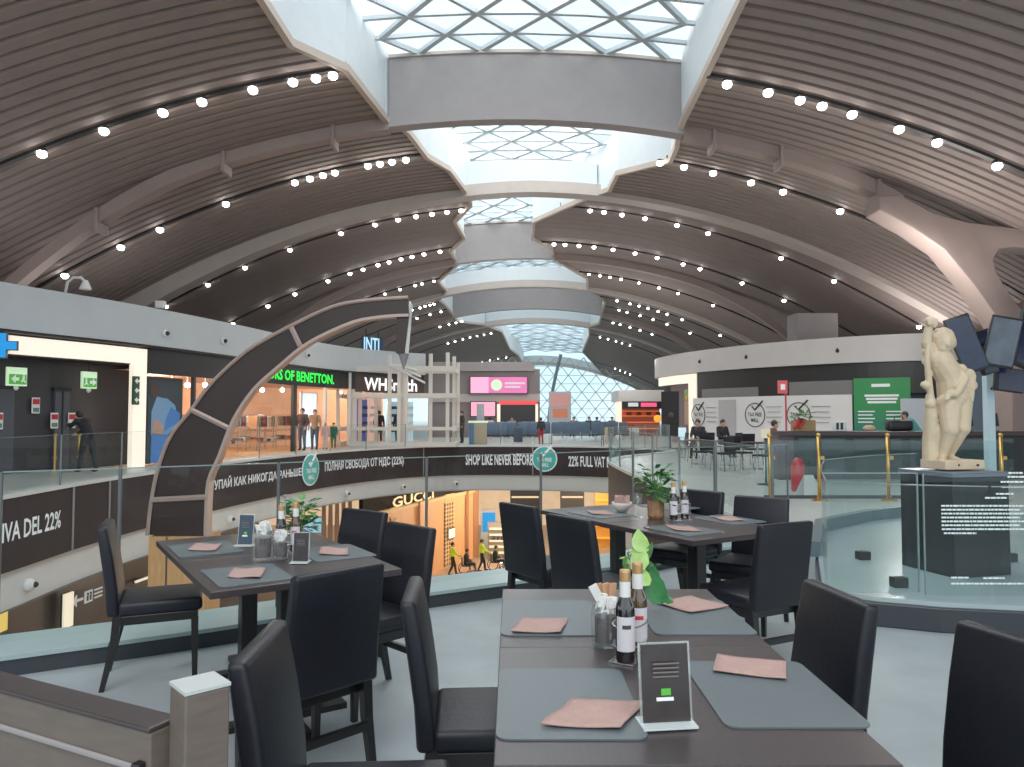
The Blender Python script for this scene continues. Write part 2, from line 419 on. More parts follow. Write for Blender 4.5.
for i, Y in enumerate((32, 53, 73, 111.5)):
    mb = MB(); ua = lambda X: min(zc(X, Y)-.2, 11.15-.0168*(X-1.5)**2) if Y == 32 else zc(X, Y)-.22
    arch_mesh(mb, Y, .8, ua, lambda X: max(ua(X)+.5, zc(X, Y)+.1), -21, 24, 60)
    st(mb.build('trim_%d' % ti, M['arch'])); ti += 1
    a, b = interp(HL, Y)-.05, interp(HR, Y)+.05
    mb = MB(); arch_mesh(mb, Y-.1, .4, lambda X: zc(X, Y)+.2, lambda X: zc(X, Y)+1.25, a, b, 16)
    st(mb.build('trim_%d' % ti, M['upstand'])); ti += 1
# black strips standing in for the dark of ceiling grooves, with downlights
lrows = [(19, [42, 104, 163, 202, 253, 293, 316, 333], [727, 768, 800, 822, 852, 899, 937, 997]),
 (26.5, [65, 121, 160, 226, 295, 310, 323, 335, 368, 380, 392, 406], [660, 684, 713, 751, 783, 840, 919]),
 (34.5, [166, 208, 245, 290, 341, 375, 398, 416, 432, 447, 461], [590, 604, 622, 645, 677, 708, 781, 834, 919]),
 (40, [233, 268, 295, 328, 350, 363, 378, 389, 401, 412, 424, 440], [554, 565, 579, 594, 613, 635, 657, 683, 700, 742, 784]),
 (47.5, [351, 368, 385, 400, 415, 422, 434], [589, 600, 610, 621, 639, 659, 678, 713]),
 (55.5, [412, 420, 425, 430, 434], [617, 630, 639, 648, 658, 667, 682, 720]),
 (59.5, [405, 417, 430, 441], [619, 627, 640, 653, 667, 690]),
 (67, [440, 449, 456, 462], [613, 620, 630, 640, 652]),
 (78, [448, 455, 463, 470, 477, 484, 491], [600, 608, 616, 622, 630]),
 (100, [466, 474, 482, 490, 498, 506], [615, 620, 625, 630])]
ordn = ['nearest', 'second', 'third', 'fourth', 'fifth', 'sixth', 'seventh', 'eighth', 'ninth', 'farthest']
base = None
for ri, (Y, Lp, Rp) in enumerate(lrows):
    for side, lst in (('left', Lp), ('right', Rp)):
        h = interp(HL if side == 'left' else HR, Y)
        e = -19 if side == 'left' else 21
        mb = MB(); arch_mesh(mb, Y, .16 if Y < 30 else .12, lambda X: zc(X, Y)-.05, lambda X: zc(X, Y)+.15, min(h, e), max(h, e), 40)
        st(mb.build('trim_%d' % ti, M['black'])); ti += 1
        for px in lst:
            zz = 10; X = XP(px, Y, zz)
            for _ in range(3): zz = zc(X, Y); X = XP(px, Y, zz)
            if base is None:
                base = empty('ceiling_spotlight', (X, Y, zc(X, Y)-.02))
                MB().lathe([(.10, 0), (.12, -.02), (.11, -.06), (.09, -.07)], n=12).build('housing', M['black'], base)
                MB().ball((0, 0, -.13), .125, (1, 1, .85), 10, 6).build('lamp', M['lamp'], base, smooth=True)
                o = base
            else:
                o = copy_tree(base); o.location = (X, Y, zc(X, Y)-.02)
            o.scale = (1, 1, 1) if Y < 30 else (.85,)*3 if Y < 45 else (.72,)*3
            tag(o, 'small round glowing downlight in the %s lit row of the %s brown ceiling' % (ordn[ri], side), 'light', 'downlights in the %s %s ceiling row' % (ordn[ri], side))
# Y shaped roof column on the right
def tapered(pts, ws, th, Y):           # ribbon in the X-Z plane with thickness along Y
    vs = []; n = len(pts)
    for i, (x, z) in enumerate(pts):
        a = Vector(pts[max(0, i-1)]); b = Vector(pts[min(n-1, i+1)]); d = (b-a).normalized(); nn = Vector((-d.y, d.x))*ws[i]/2
        vs += [(x+nn.x, Y-th/2, z+nn.y), (x-nn.x, Y-th/2, z-nn.y), (x-nn.x, Y+th/2, z-nn.y), (x+nn.x, Y+th/2, z+nn.y)]
    fs = []
    for i in range(n-1):
        for j in range(4): fs.append((i*4+j, i*4+(j+1) % 4, i*4+4+(j+1) % 4, i*4+4+j))
    fs += [(0, 1, 2, 3), (4*n-1, 4*n-2, 4*n-3, 4*n-4)]
    return vs, fs
def P2(px, py, Y): z = ZP(py, Y); return (XP(px, Y, z), z)
colm = empty('branching_column', (XP(1012, 22.6), 22.6, 0), label='pinkish branching roof column rising behind the marble statue', cat='column')
YY = 22.6; ox = colm.location.x
def colpart(name, pts, ws, m=M['beam'], Y=22.6, th=.9):
    vs, fs = tapered([P2(a, b, Y) for a, b in pts], ws, th, Y); vs = [(v[0]-ox, v[1]-YY, v[2]) for v in vs]
    MB().add(vs, fs).build(name, m, colm, bevel=.06)
def colpoly(name, pts, y0, y1):
    mb = MB().vprism([(x-ox, z) for x, z in [P2(a, b, 22.6) for a, b in pts]][::-1], y0, y1); mb.build(name, M['beam'], colm, bevel=.05)
colpoly('branch', [(872, 200), (893, 199), (925, 217), (960, 226), (1010, 232), (1085, 232), (1085, 256), (1004, 250), (990, 252), (984, 262), (987, 275), (1001, 298), (1020, 322), (1032, 345), (1032, 462), (1002, 462), (1002, 350), (990, 323), (965, 288), (936, 253), (905, 232), (872, 214)], -.45, .45)
colpoly('arm', [(1010, 312), (1030, 298), (1085, 292), (1085, 318), (1045, 326), (1028, 345)], -.3, .3)
# grey box standing above the right crown
st(MB().bb(XP(800, 36), XP(838, 36), 35.5, 37, 4.2, 6.3).build('column_cap', M['lintel'])) if False else None
# ============================================================ void outline, slabs
VF = Path([(-9.6, 1.3), (-9.4, 6), (-9.35, 10), (-9.3, 13.5), (-9.45, 16.5), (-9.35, 19.5), (-8.9, 23.6), (-8.1, 27.5), (-6.9, 31.2), (-5, 34.2), (-2.7, 35.8), (1, 35.8), (4.2, 34.8), (6.3, 32.8), (6.6, 31), (5.6, 29), (4.2, 27), (3.3, 25), (3.05, 23), (3.05, 18), (3.2, 13.5), (3.3, 10.5), (3.4, 9.2)], step=.5)
VN = Path([(-9.6, 1.3), (-6, 3.2), (-4.4, 4.0), (-3.05, 4.8), (-2.1, 5.35), (-.9, 6.25), (-.2, 6.65), (.75, 7.3), (1.6, 8.0), (2.5, 8.5), (3.4, 9.2)], step=.4)
def ringfloor(name, path, m, z=0.0, scale=9, c=(-2.0, 16), near=False, th=.05):
    vs = []; fs = []
    C = Vector(c)
    for i, p in enumerate(path.p):
        q = Vector((p.x, -6)) if near else C+(p-C)*scale
        vs += [(p.x, p.y, z), (q.x, q.y, z)]
        if i: k = 2*i; fs.append((k-2, k-1, k+1, k) if not near else (k-2, k, k+1, k-1))
    return st(MB().add(vs, fs).build(name, m))
ringfloor('floor', VF, M['walk'])
ringfloor('floor', VN, M['floor'], near=True)
o = MB().add([(3.4, 9.2, .0), (3.4, -6, .0), (60, -6, 0), (60, 9.2, 0)], [(0, 1, 2, 3)]).build('floor', M['floor']); st(o)
st(MB().add([(-9.6, 1.3, 0), (-60, 1.3, 0), (-60, -6, 0), (-9.6, -6, 0)], [(0, 1, 2, 3)]).build('floor', M['floor']))
mb = MB(); strip(mb, VF, 0, VF.L, -1.4, -.02, 0, .12); st(mb.build('wall_fascia', M['fascia']))
mb = MB(); strip(mb, VF, 0, VF.L, -.04, .04, .03, .3); st(mb.build('trim_%d' % ti, M['band'])); ti += 1
mb = MB(); strip(mb, VF, 0, VF.L, -2.15, -1.4, -.08, .2); st(mb.build('trim_%d' % ti, M['band'])); ti += 1
mb = MB(); strip(mb, VN, 0, VN.L, -1.2, -.02, .25, .1); st(mb.build('wall_terrace_edge', M['fascia']))
# underside (lower ceiling), lower floor and lower walls
vs = []; fs = []
for i, p in enumerate(VF.p):
    C = Vector((-2, 16)); q = C+(p-C)*4; vs += [(p.x, p.y, -2.12), (q.x, q.y, -2.12)]
    if i: k = 2*i; fs.append((k-2, k, k+1, k-1))
st(MB().add(vs, fs).build('ceiling', M['brown']))
st(MB().bb(-60, 60, -5, 90, -7.25, -7.05).build('floor', M['lfloor']))
# fascia seams + lettering
fw = M['white_text']
def ft(body, pa, pb, z, h): return tag(text_path('fascia_lettering', body, VF, VF.px(pa), VF.px(pb), z, h, .012, fw), None, 'lettering')
def pxF(x, lo, hi):
    best = None
    for i, p in enumerate(VF.p):
        if lo <= VF.s[i] <= hi:
            e = abs(p.x/p.y-(x-CX)/F)
            if best is None or e < best[0]: best = (e, VF.s[i])
    return best[1]
def pxO(path, off, x, lo, hi):
    best = None; u = lo
    while u <= hi:
        p = path.at(u, off); e = abs(p.x/max(.1, p.y)-(x-CX)/F)
        if best is None or e < best[0]: best = (e, u)
        u += .04
    return best[1]
sA = VF.s[[i for i, p in enumerate(VF.p) if p.y > 8][0]]; sB = [VF.s[i] for i, p in enumerate(VF.p) if p.x > 4.0][0]
def ftx(body, pa, pb, z, h, label):
    a = pxF(pa, sA, sB+1); b = pxF(pb, sA, sB+1)
    return tag(text_path('fascia_lettering', body, VF, a, b, z, h, .015, fw), label, 'lettering')
ftx('ME IVA DEL 22%', -8, 59, -.66, .36, 'white words about IVA of 22% on the left dark brown fascia')
ftx('УПАЙ КАК НИКОГДА РАНЬШЕ', 216, 299, -.62, .42, 'white Cyrillic words beside the left teal badge, right of the bronze arch foot')
ftx('ПОЛНАЯ СВОБОДА ОТ НДС (22%)', 322, 408, -.62, .48, 'white Cyrillic words ending in 22% right of the left teal badge')
ftx('SHOP LIKE NEVER BEFORE', 463, 537, -.66, .52, 'white English words SHOP LIKE NEVER BEFORE on the far brown fascia')
ftx('22% FULL VAT EX', 563, 626, -.7, .5, 'white English words starting 22% FULL VAT on the far brown fascia')
def badge(pxc, label):
    s = pxF(pxc, sA, sB+1); p = VF.at(s, .07); d = VF.dir(s); rz = math.atan2(d.y, d.x)
    o = empty('round_badge', (p.x, p.y, -.6), rz, label, 'sign', 'teal badges on the fascia')
    n = 32; r = .56
    MB().vprism([(r*math.cos(2*math.pi*k/n), r*math.sin(2*math.pi*k/n)) for k in range(n)], -.02, 0).build('disc', M['teal'], o)
    text_flat('lettering', 'TAX FREE\nMALL', (0, -.03, -.16), .72, .42, fw, parent=o)
    MB().vprism([(-.2, .25), (-.05, .1), (.42, .62), (.34, .68), (-.05, .25), (-.13, .33)], -.035, -.022).build('check_mark', fw, o)
    MB().vprism([(.62*math.cos(t/20*6.283), .62*math.sin(t/20*6.283)) for t in range(20)], .0, .01).build('rim', fw, o)
badge(311, 'round teal TAX FREE MALL badge between the two Cyrillic phrases'); badge(548, 'round teal TAX FREE MALL badge between the English phrases')
# vertical seams of the fascia
for px in (75, 108, 425, 536):
    s = pxF(px, sA, sB); p = VF.at(s, .01); d = VF.dir(s)
    st(MB().box((p.x, p.y, -.7), (.05, .02, 1.38), math.atan2(d.y, d.x)).build('trim_%d' % ti, M['lintel'])); ti += 1
# round sensors on the white slab band
for px in (33, 233, 345, 402, 454):
    s = pxF(px, sA, sB); p = VF.at(s, -.04); d = VF.dir(s)
    o = empty('dome_camera', (p.x, p.y, -1.8), math.atan2(d.y, d.x), 'small round security camera on the white slab band below the fascia', 'camera', 'cameras on the white slab band')
    MB().ball((0, 0, 0), .13, (1, .8, 1)).build('housing', M['white'], o, smooth=True)
    MB().ball((.03, -.1, 0), .06).build('lens', M['black'], o, smooth=True)
# ------------------------------------------------------------ balustrades
def balustrade(name, path, s0, s1, z0, z1, off, pw, label, group=None, gm='glass', rail=None, post=None, postr=.025, sill=None, gap=.02, posts_z=None, cuts=None):
    p0 = path.at(s0, off); root = empty(name, (p0.x, p0.y, z0), 0, label, 'railing', group)
    n = max(1, round((s1-s0)/pw)); dl = (s1-s0)/n
    B_ = cuts or [s0+i*dl for i in range(n+1)]; n = len(B_)-1
    def bld(mb, nm, m, **k):
        mb.v = [(v[0]-p0.x, v[1]-p0.y, v[2]-z0) for v in mb.v]; return mb.build(nm, m, root, **k)
    for i in range(n):
        a = path.sub(B_[i]+gap/2, B_[i+1]-gap/2, off, .5)
        vs = []; fs = []
        for k, q in enumerate(a):
            vs += [(q.x, q.y, z0), (q.x, q.y, z1)]
            if k: fs.append((2*k-2, 2*k, 2*k+1, 2*k-1))
        bld(MB().add(vs, fs), 'glass_panel', M[gm])
        e = MB(); ribbon(e, [(q.x, q.y, z1) for q in a], .012, .007)
        bld(e, 'top_edge', M['edgeglass'])
    if post:
        for i in range(n+1):
            q = path.at(B_[i], off+.0)
            bld(MB().tube([(q.x, q.y, z0-.02), (q.x, q.y, (posts_z or z1))], postr, 8), 'post', M[post])
    return root
M['edgeglass'] = mat('polished_glass_edge', srgb(120, 140, 140), 0.2)
M['postm'] = mat('grey_post', srgb(120, 126, 128), 0.35, metal=.5)
M['slimpost'] = mat('dark_slim_joint', srgb(92, 98, 98), 0.4, metal=.4)
# terrace balustrade with kerb
kr = empty('terrace_kerb', (0, 6, 0), 0, 'black kerb with pale top ledge along the terrace edge under the glass', 'kerb')
mb = MB(); strip(mb, VN, 1.0, VN.L-.3, .0, .10, .5, .06); mb.v = [(v[0], v[1]-6, v[2]) for v in mb.v]; mb.build('face', M['kerb'], kr)
mb = MB(); strip(mb, VN, 1.0, VN.L-.3, .10, .125, .52, .5); mb.v = [(v[0], v[1]-6, v[2]) for v in mb.v]; mb.build('ledge', M['ledge'], kr)
balustrade('glass_balustrade', VN, 1.4, VN.L-.35, .12, 1.15, .22, 1.75, 'clear frameless glass balustrade around the dining terrace edge', post='slimpost', postr=.012, cuts=[1.4, 4.2]+[pxO(VN, .22, q_, 2, VN.L) for q_ in (2, 125, 278, 428, 541, 632, 714)]+[VN.L-.35])
balustrade('glass_balustrade', VF, pxF(-10, sA, sB), sB, .04, 1.08, .0, 2.4, 'glass balustrade along the far edge of the opening above the brown fascia', post='postm', postr=.02)
balustrade('glass_balustrade', VF, sB+.1, VF.L-.4, .04, 1.08, .0, 2.2, 'glass balustrade along the right edge of the opening beyond the middle dining table', gm='glass_tint', post='postm', postr=.02)
# ============================================================ left shop front
PL = Path([(-13.2, 8), (-13.1, 12), (-12.9, 15), (-12.2, 17.8), (-10.95, 21.2), (-9.8, 26), (-9.1, 30), (-8.0, 34), (-6, 37), (-4.6, 38.2)], step=.5)
def pxL(x):
    return min(((abs(p.x/p.y-(x-CX)/F), s) for p, s in zip(PL.p, PL.s)))[1]
mb = MB(); strip(mb, PL, 0, PL.L, 3.55, 4.65, .25, .5); st(mb.build('wall_crown_left', M['crown']))
mb = MB(); strip(mb, PL, 0, PL.L, 3.48, 3.56, .22, .4); st(mb.build('trim_%d' % ti, M['black'])); ti += 1
vs = []; fs = []
for i, s in enumerate([k*PL.L/30 for k in range(31)]):
    a = PL.at(s, 0); b = PL.at(s, -12); vs += [(a.x, a.y, 4.5), (b.x, b.y, 4.5)]
    if i: fs.append((2*i-2, 2*i, 2*i+1, 2*i-1))
st(MB().add(vs, fs).build('ceiling', M['dark']))
sd = pxL(131); sp = pxL(142); sq = pxL(186); sr = pxL(352)
# dark entrance
mb = MB(); strip(mb, PL, 0, sd+1.1, 0, 3.5, -1.0, .1); st(mb.build('wall_dark_entrance', M['dark']))
mb = MB(); strip(mb, PL, 0, sd, 2.95, 3.02, -.0, 1.0); st(mb.build('ceiling', M['darker']))
mb = MB(); strip(mb, PL, 0, sd, 3.02, 3.48, -.05, .1); st(mb.build('trim_%d' % ti, M['darker'])); ti += 1
M['lightbox'] = em('warm_light_strip', (1.0, .86, .70, 1), .78)
fr = empty('light_portal_frame', (PL.at(sp).x, PL.at(sp).y, 0), 0, 'glowing cream portal frame around the dark entrance with exit signs', 'light frame')
def kid(mb, nm, m, root, **k):
    l = root.location; Rm = Matrix.Rotation(-root.rotation_euler.z, 3, 'Z')
    mb.v = [tuple(Rm @ (Vector(v)-l)) for v in mb.v]; return mb.build(nm, m, root, **k)
mb = MB(); strip(mb, PL, pxL(9), sp, 2.98, 3.42, .12, .16); kid(mb, 'light_panel', M['lightbox'], fr)
mb = MB(); strip(mb, PL, sd, sp, 0, 2.97, .12, .16); kid(mb, 'light_panel', M['lightbox'], fr)
def face(root_name, path, px, z, off, label, cat, pxf, group=None):
    s = pxf(px); p = path.at(s, off); d = path.dir(s)
    return empty(root_name, (p.x, p.y, z), math.atan2(d.y, d.x), label, cat, group)
def signbox(name, path, pxf, px, z, off, w, h, m, label, cat='sign', group=None, th=.08):
    o = face(name, path, px, z, off, label, cat, pxf, group)
    MB().bb(-w/2, w/2, -th, 0, -h/2, h/2).build('panel', m, o, bevel=.01); return o
# doors
for a, b in ((-60, 3), (4, 40), (70, 100)):
    s0 = pxL(max(a, 0.01)) if a >= 0 else pxL(0)-1.2; s1 = pxL(b)
    mb = MB(); 
    o = face('door_%d' % ti, PL, (max(a, 0)+b)/2, 0, -.9, None, None, pxL); ti += 1; st(o)
    mb = MB(); strip(mb, PL, s0+.05, s1-.05, 0, 2.15, -.90, .08); kid(mb, 'leaf', M['door'], o)
    mb = MB(); strip(mb, PL, (s0+s1)/2-.02, (s0+s1)/2+.02, 0, 2.15, -.88, .05); kid(mb, 'joint', M['black'], o)
    mb = MB(); strip(mb, PL, s0, s1, 2.15, 2.25, -.88, .1); kid(mb, 'door_head', M['black'], o)
for px in (2, 27, 57, 71, 91):
    z = 1.35 if px < 50 or px > 60 else 1.75
    o = signbox('door_notice', PL, pxL, px, z, -.86 if px != 57 else -.9, .22, .42, M['white'], 'small red and white notice %s' % {2: 'on the leftmost dark door', 27: 'on the right leaf of the leftmost dark door', 57: 'high on the dark wall between the two doors', 71: 'on the left leaf of the second dark door', 91: 'on the right leaf of the second dark door'}[px], 'notice', th=.02)
    MB().bb(-.09, .09, -.03, -.021, .03, .17).build('red_disc', M['red'], o)
    MB().bb(-.08, .08, -.03, -.021, -.17, -.06).build('green_block', mat('dull_green', srgb(90, 130, 110), .6), o)
M['exitg'] = em('exit_green', srgb(60, 150, 40), .7); M['exitw'] = em('exit_pale', srgb(200, 230, 190), .6)
def exitsign(px, z, w, label, path=PL, f=pxL, off=-.3, flip=1):
    o = signbox('exit_sign', path, f, px, z, off, w, .46, M['exitw'], label, 'exit sign')
    MB().bb(-w/2+.03, w/2-.03, -.1, -.081, -.19, .06).build('green_panel', M['exitg'], o)
    MB().vprism([(flip*x*.9, zz-.06) for x, zz in ((-.2, .0), (-.08, .1), (-.08, .04), (.02, .04), (.02, -.04), (-.08, -.04), (-.08, -.1))], -.115, -.105).build('arrow', M['white_text'], o)
    g = MB(); g.ball((flip*.14, -.11, .05), .025); g.tube([(flip*.14, -.11, .02), (flip*.13, -.11, -.07)], .025, 6); g.tube([(flip*.13, -.11, -.07), (flip*.18, -.11, -.14)], .018, 6); g.tube([(flip*.13, -.11, -.07), (flip*.08, -.11, -.13)], .018, 6)
    g.build('running_figure', M['white_text'], o)
    MB().tube([(0, -.04, .22), (0, -.04, .7)], .015, 6).build('hanger', M['black'], o)
    MB().lathe([(.05, 0), (.06, -.05), (.02, -.1)], (0, -.04, -.24), 10).build('sensor', M['white'], o)
exitsign(27, 2.45, .5, 'green exit sign with arrow hanging above the leftmost dark door'); exitsign(93, 2.45, .45, 'green exit sign hanging above the second dark door beside the light frame', flip=-1)
o = signbox('exit_sign', PL, pxL, 136, 2.2, .16, .22, .82, mat('exit_dark_green', srgb(50, 80, 50), .5), 'tall narrow green sign with white arrows on the glowing portal frame', 'exit sign')
for k, zz in enumerate((.27, 0, -.27)):
    MB().vprism([(-.08, zz), (0, zz+.08), (0, zz+.03), (.08, zz+.03), (.08, zz-.03), (0, zz-.03), (0, zz-.08)], -.1, -.085).build('arrow', M['white_text'], o)
# blue cross
o = empty('pharmacy_cross', (XP(0, 17.0), 17.0, 3.1), math.radians(20), 'glowing blue cross sign at the left picture edge under the white crown', 'sign')
M['blue'] = em('cross_blue', srgb(10, 130, 205), .9)
MB().bb(-.09, .09, -.06, .06, -.28, .28).bb(-.3, .3, -.07, .07, -.09, .09).build('cross', M['blue'], o)
MB().bb(-.11, .11, -.05, .05, -.3, .3).bb(-.32, .32, -.05, .05, -.11, .11).build('rim', M['dark'], o)
# black sign band
mb = MB(); strip(mb, PL, sp, sr, 2.72, 3.5, .1, .25); st(mb.build('wall_sign_band', M['black']))
mb = MB(); strip(mb, PL, sr, PL.L, 2.6, 3.5, .1, .25); st(mb.build('wall_sign_band_brown', M['brown']))
# poster of a man in denim
so = sp+.05; pm = face('wall_poster', PL, 163, 0, -.1, 'large dark photo poster of a man in blue denim beside the glowing frame', 'poster', pxL)
L_ = (sq-sp)*.92
MB().bb(-L_/2, L_/2, 0, .08, 0.05, 2.65).build('panel', mat('poster_dark', srgb(52, 62, 68), .5), pm)
bl = mat('denim', srgb(70, 120, 190), .7, emit=.1, ecol=srgb(70, 120, 190)); bl2 = mat('pale_denim', srgb(120, 160, 200), .7)
MB().vprism([(-.62, .05), (.05, .05), (.1, .9), (-.6, .95)], -.02, 0).build('printed_jeans', bl, pm)
MB().vprism([(-.62, .9), (.1, .9), (.55, 1.25), (.4, 1.8), (.05, 2.0), (-.4, 2.05), (-.62, 1.6)], -.02, 0).build('printed_shirt', bl2, pm)
MB().vprism([(-.1, 1.0), (.6, 1.3), (.62, 1.55), (.2, 1.75), (0, 1.4)], -.03, -.02).build('printed_sleeve', bl, pm)
MB().vprism([(-.6, .95), (-.2, .9), (-.1, 1.15), (-.5, 1.4)], -.03, -.02).build('printed_hand', M['skin'], pm)
MB().vprism([(-.5+.2*math.cos(t), 2.25+.22*math.sin(t)) for t in [i*.4 for i in range(15)]], -.02, 0).build('printed_head', mat('poster_dark_skin', srgb(74, 60, 56), .7), pm)  # one dark even tone for the printed head
# clothes shop interior
M['warmwall'] = mat('glowing_shop_wall', srgb(214, 160, 122), .7, emit=.42, ecol=srgb(220, 160, 120), noise=.15, nscale=.8)  # wall, floor and ceiling glow themselves, imitating the shop's lamp light
M['warmfloor'] = mat('glowing_shop_floor', srgb(205, 150, 100), .3, emit=.15, ecol=srgb(205, 150, 100), noise=.15, nscale=1)
M['warmceil'] = mat('glowing_shop_ceiling', srgb(176, 132, 104), .7, emit=.2, ecol=srgb(190, 140, 110))
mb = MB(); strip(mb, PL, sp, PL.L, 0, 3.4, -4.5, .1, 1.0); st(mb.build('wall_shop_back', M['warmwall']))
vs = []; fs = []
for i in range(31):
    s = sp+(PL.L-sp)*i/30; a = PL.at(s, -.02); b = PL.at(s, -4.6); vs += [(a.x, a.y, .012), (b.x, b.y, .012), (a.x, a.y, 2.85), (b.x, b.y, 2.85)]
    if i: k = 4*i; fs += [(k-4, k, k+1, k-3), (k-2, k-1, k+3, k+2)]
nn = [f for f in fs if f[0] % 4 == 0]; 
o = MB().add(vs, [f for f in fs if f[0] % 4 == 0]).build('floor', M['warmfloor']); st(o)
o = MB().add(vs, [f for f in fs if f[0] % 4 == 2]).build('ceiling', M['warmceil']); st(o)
def post_at(px, wdt, z1, m, name, off=0, d=.12):
    s = pxL(px); p = PL.at(s, off); dd = PL.dir(s)
    return st(MB().box((p.x, p.y, z1/2), (wdt, d, z1), math.atan2(dd.y, dd.x)).build(name, m))
post_at(188, .1, 2.72, M['dark'], 'trim_%d' % ti); ti += 1
post_at(296, .3, 2.72, M['darker'], 'trim_%d' % ti); ti += 1
post_at(326, .12, 2.72, M['cream'], 'trim_%d' % ti); ti += 1
post_at(352, .3, 2.72, M['cream'], 'trim_%d' % ti); ti += 1
g = []
for a, b in ((189, 295), (328, 350)):
    mb = MB(); strip(mb, PL, pxL(a), pxL(b), 0.05, 2.7, -.02, .012, 1.0); o = st(mb.build('window_%d' % (20+len(g)), M['glass'])); g.append(o)
# pendant shop lamps
for px, z in ((153, 2.6), (172, 2.45), (187, 2.55), (205, 2.6), (262, 2.55), (282, 2.6), (340, 2.6)):
    s = pxL(px); s = pxO(PL, -1.6, px, 0, PL.L); p = PL.at(s, -1.6)
    o = empty('shop_lamp', (p.x, p.y, z), 0, 'small warm spot lamp under the clothes shop ceiling', 'light', 'spot lamps in the clothes shop')
    MB().ball((0, 0, 0), .09).build('bulb', M['lamp'], o); MB().tube([(0, 0, .05), (0, 0, 2.84-z)], .015, 6).build('rod', M['white'], o)
# clothes racks
cloth_cols = [srgb(200, 190, 175), srgb(90, 60, 50), srgb(60, 66, 84), srgb(180, 130, 90), srgb(226, 220, 210), srgb(150, 60, 50), srgb(120, 128, 110)]
for i, (px, off, n) in enumerate(((200, -2.2, 6), (222, -1.6, 8), (246, -3.2, 9), (262, -1.8, 9), (280, -3.0, 8))):
    s = pxO(PL, off, px, 0, PL.L); p = PL.at(s, off); d = PL.dir(s); rz = math.atan2(d.y, d.x)
    where = ['just right of the denim poster', 'seen beside the bronze arch', 'deep in the shop behind the bronze arch', 'in the middle of the shop window', 'near the dark post by the white lightbox'][i]
    o = empty('clothes_rack', (p.x, p.y, 0), rz, 'chrome clothes rack with folded and hanging garments '+where, 'clothes rack')
    w_ = 1.5; mb = MB()
    for sx in (-w_/2, w_/2): mb.tube([(sx, -.25, 0), (sx, -.25, 1.5)], .02, 6).tube([(sx, .25, 0), (sx, .25, 1.5)], .02, 6)
    for zz in (.35, .8, 1.5): mb.tube([(-w_/2, -.25, zz), (w_/2, -.25, zz)], .018, 6).tube([(-w_/2, .25, zz), (w_/2, .25, zz)], .018, 6)
    mb.build('frame', M['chrome'], o)
    for zz in (.36, .81): MB().bb(-w_/2, w_/2, -.28, .28, zz, zz+.03).build('shelf', M['wood'], o)
    for k in range(n):
        c = cloth_cols[(k*3+i) % 7]; x = -w_/2+.12+k*(w_-.24)/(n-1)
        MB().vprism([(x-.05, 1.0), (x+.05, 1.0), (x+.045, 1.4), (x+.015, 1.45), (x-.015, 1.45), (x-.045, 1.4)], -.22, .22).build('garment', mat('cloth%d' % ((k*3+i) % 7), c, .85), o)
    for k in range(5):
        MB().bb(-w_/2+.08+k*.28, -w_/2+.3+k*.28, -.2, .2, .39, .39+.1+.04*(k % 3)).build('folded_garment', mat('cloth%d' % ((k*2+i) % 7), cloth_cols[(k*2+i) % 7], .85), o, bevel=.02)
# white lightbox
s = pxO(PL, -.5, 310, 0, PL.L); p = PL.at(s, -.5); d = PL.dir(s)
o = empty('lightbox_panel', (p.x, p.y, 0), math.atan2(d.y, d.x), 'tall glowing white lightbox behind two mannequins in the clothes shop window', 'lightbox')
MB().bb(-.55, .55, 0, .1, .1, 2.45).build('lit_face', em('lightbox_white', (.80, .93, 1, 1), 1.0), o)
MB().bb(-.66, .66, .02, .12, .04, 2.5).build('frame', M['white'], o)
# shop sign
text_o = tag(text_path('shop_sign', 'COLORS OF BENETTON.', PL, pxL(250), pxL(333.5), 3.1, .42, .13, em('neon_green', srgb(30, 235, 60), 1.6)), 'bright green COLORS OF BENETTON lettering on the black band above the clothes shop', 'sign')
sgn = tag(text_path('shop_sign', 'WHSmith', PL, pxL(366), pxL(414.5), 3.0, .62, .14, em('white_sign', (1, 1, 1, 1), 1.1)), 'white WHSmith lettering on the brown band behind the white scaffold', 'sign')
o = face('rooftop_sign', PL, 371, 4.95, .0, 'blue and white illuminated letters INTI standing above the white crown', 'sign', pxL)
text_flat('letters', 'INTI', (0, -.05, 0), 1.0, .62, em('ice_blue', srgb(170, 220, 250), 1.0), parent=o); MB().bb(-.55, .8, 0, .06, -.3, .36).build('backing', mat('navy', srgb(30, 60, 90), .5), o)
MB().tube([(-.3, .02, -.5), (-.3, .02, .7)], .03, 6).tube([(.5, .02, -.5), (.5, .02, .7)], .03, 6).build('strut', M['black'], o)
# newsagent interior things
for k, (px, w_, h_, c, lab) in enumerate(((364, .5, 2.3, srgb(60, 80, 150), 'blue and white advertising column inside the newsagent'), (372, .3, 2.4, srgb(225, 190, 170), 'pinkish lit column inside the newsagent'), (379, .3, 2.4, srgb(200, 170, 150), 'beige lit column beside the pink one in the newsagent'), (394, .7, 2.2, srgb(150, 190, 210), 'pale blue lit display cabinet inside the newsagent'), (408, .7, 2.2, srgb(170, 200, 215), 'pale blue lit display cabinet at the right end of the newsagent'))):
    s = pxO(PL, -1.6, px, 0, PL.L); p = PL.at(s, -1.6); d = PL.dir(s)
    o = empty('display_unit', (p.x, p.y, 0), math.atan2(d.y, d.x), lab, 'display')
    m_ = mat('unit%d' % k, c, .5, emit=.5, ecol=c)
    MB().bb(-w_/2, w_/2, 0, .3, .1, h_).build('body', m_, o, bevel=.02); MB().bb(-w_/2-.03, w_/2+.03, -.02, .32, 0, .1).build('plinth', M['white'], o)
    for zz in (.6, 1.0, 1.4, 1.8): MB().bb(-w_/2+.03, w_/2-.03, -.06, 0, zz, zz+.16).build('shelf', M['dark'] if k in (0, 3) else M['white'], o)
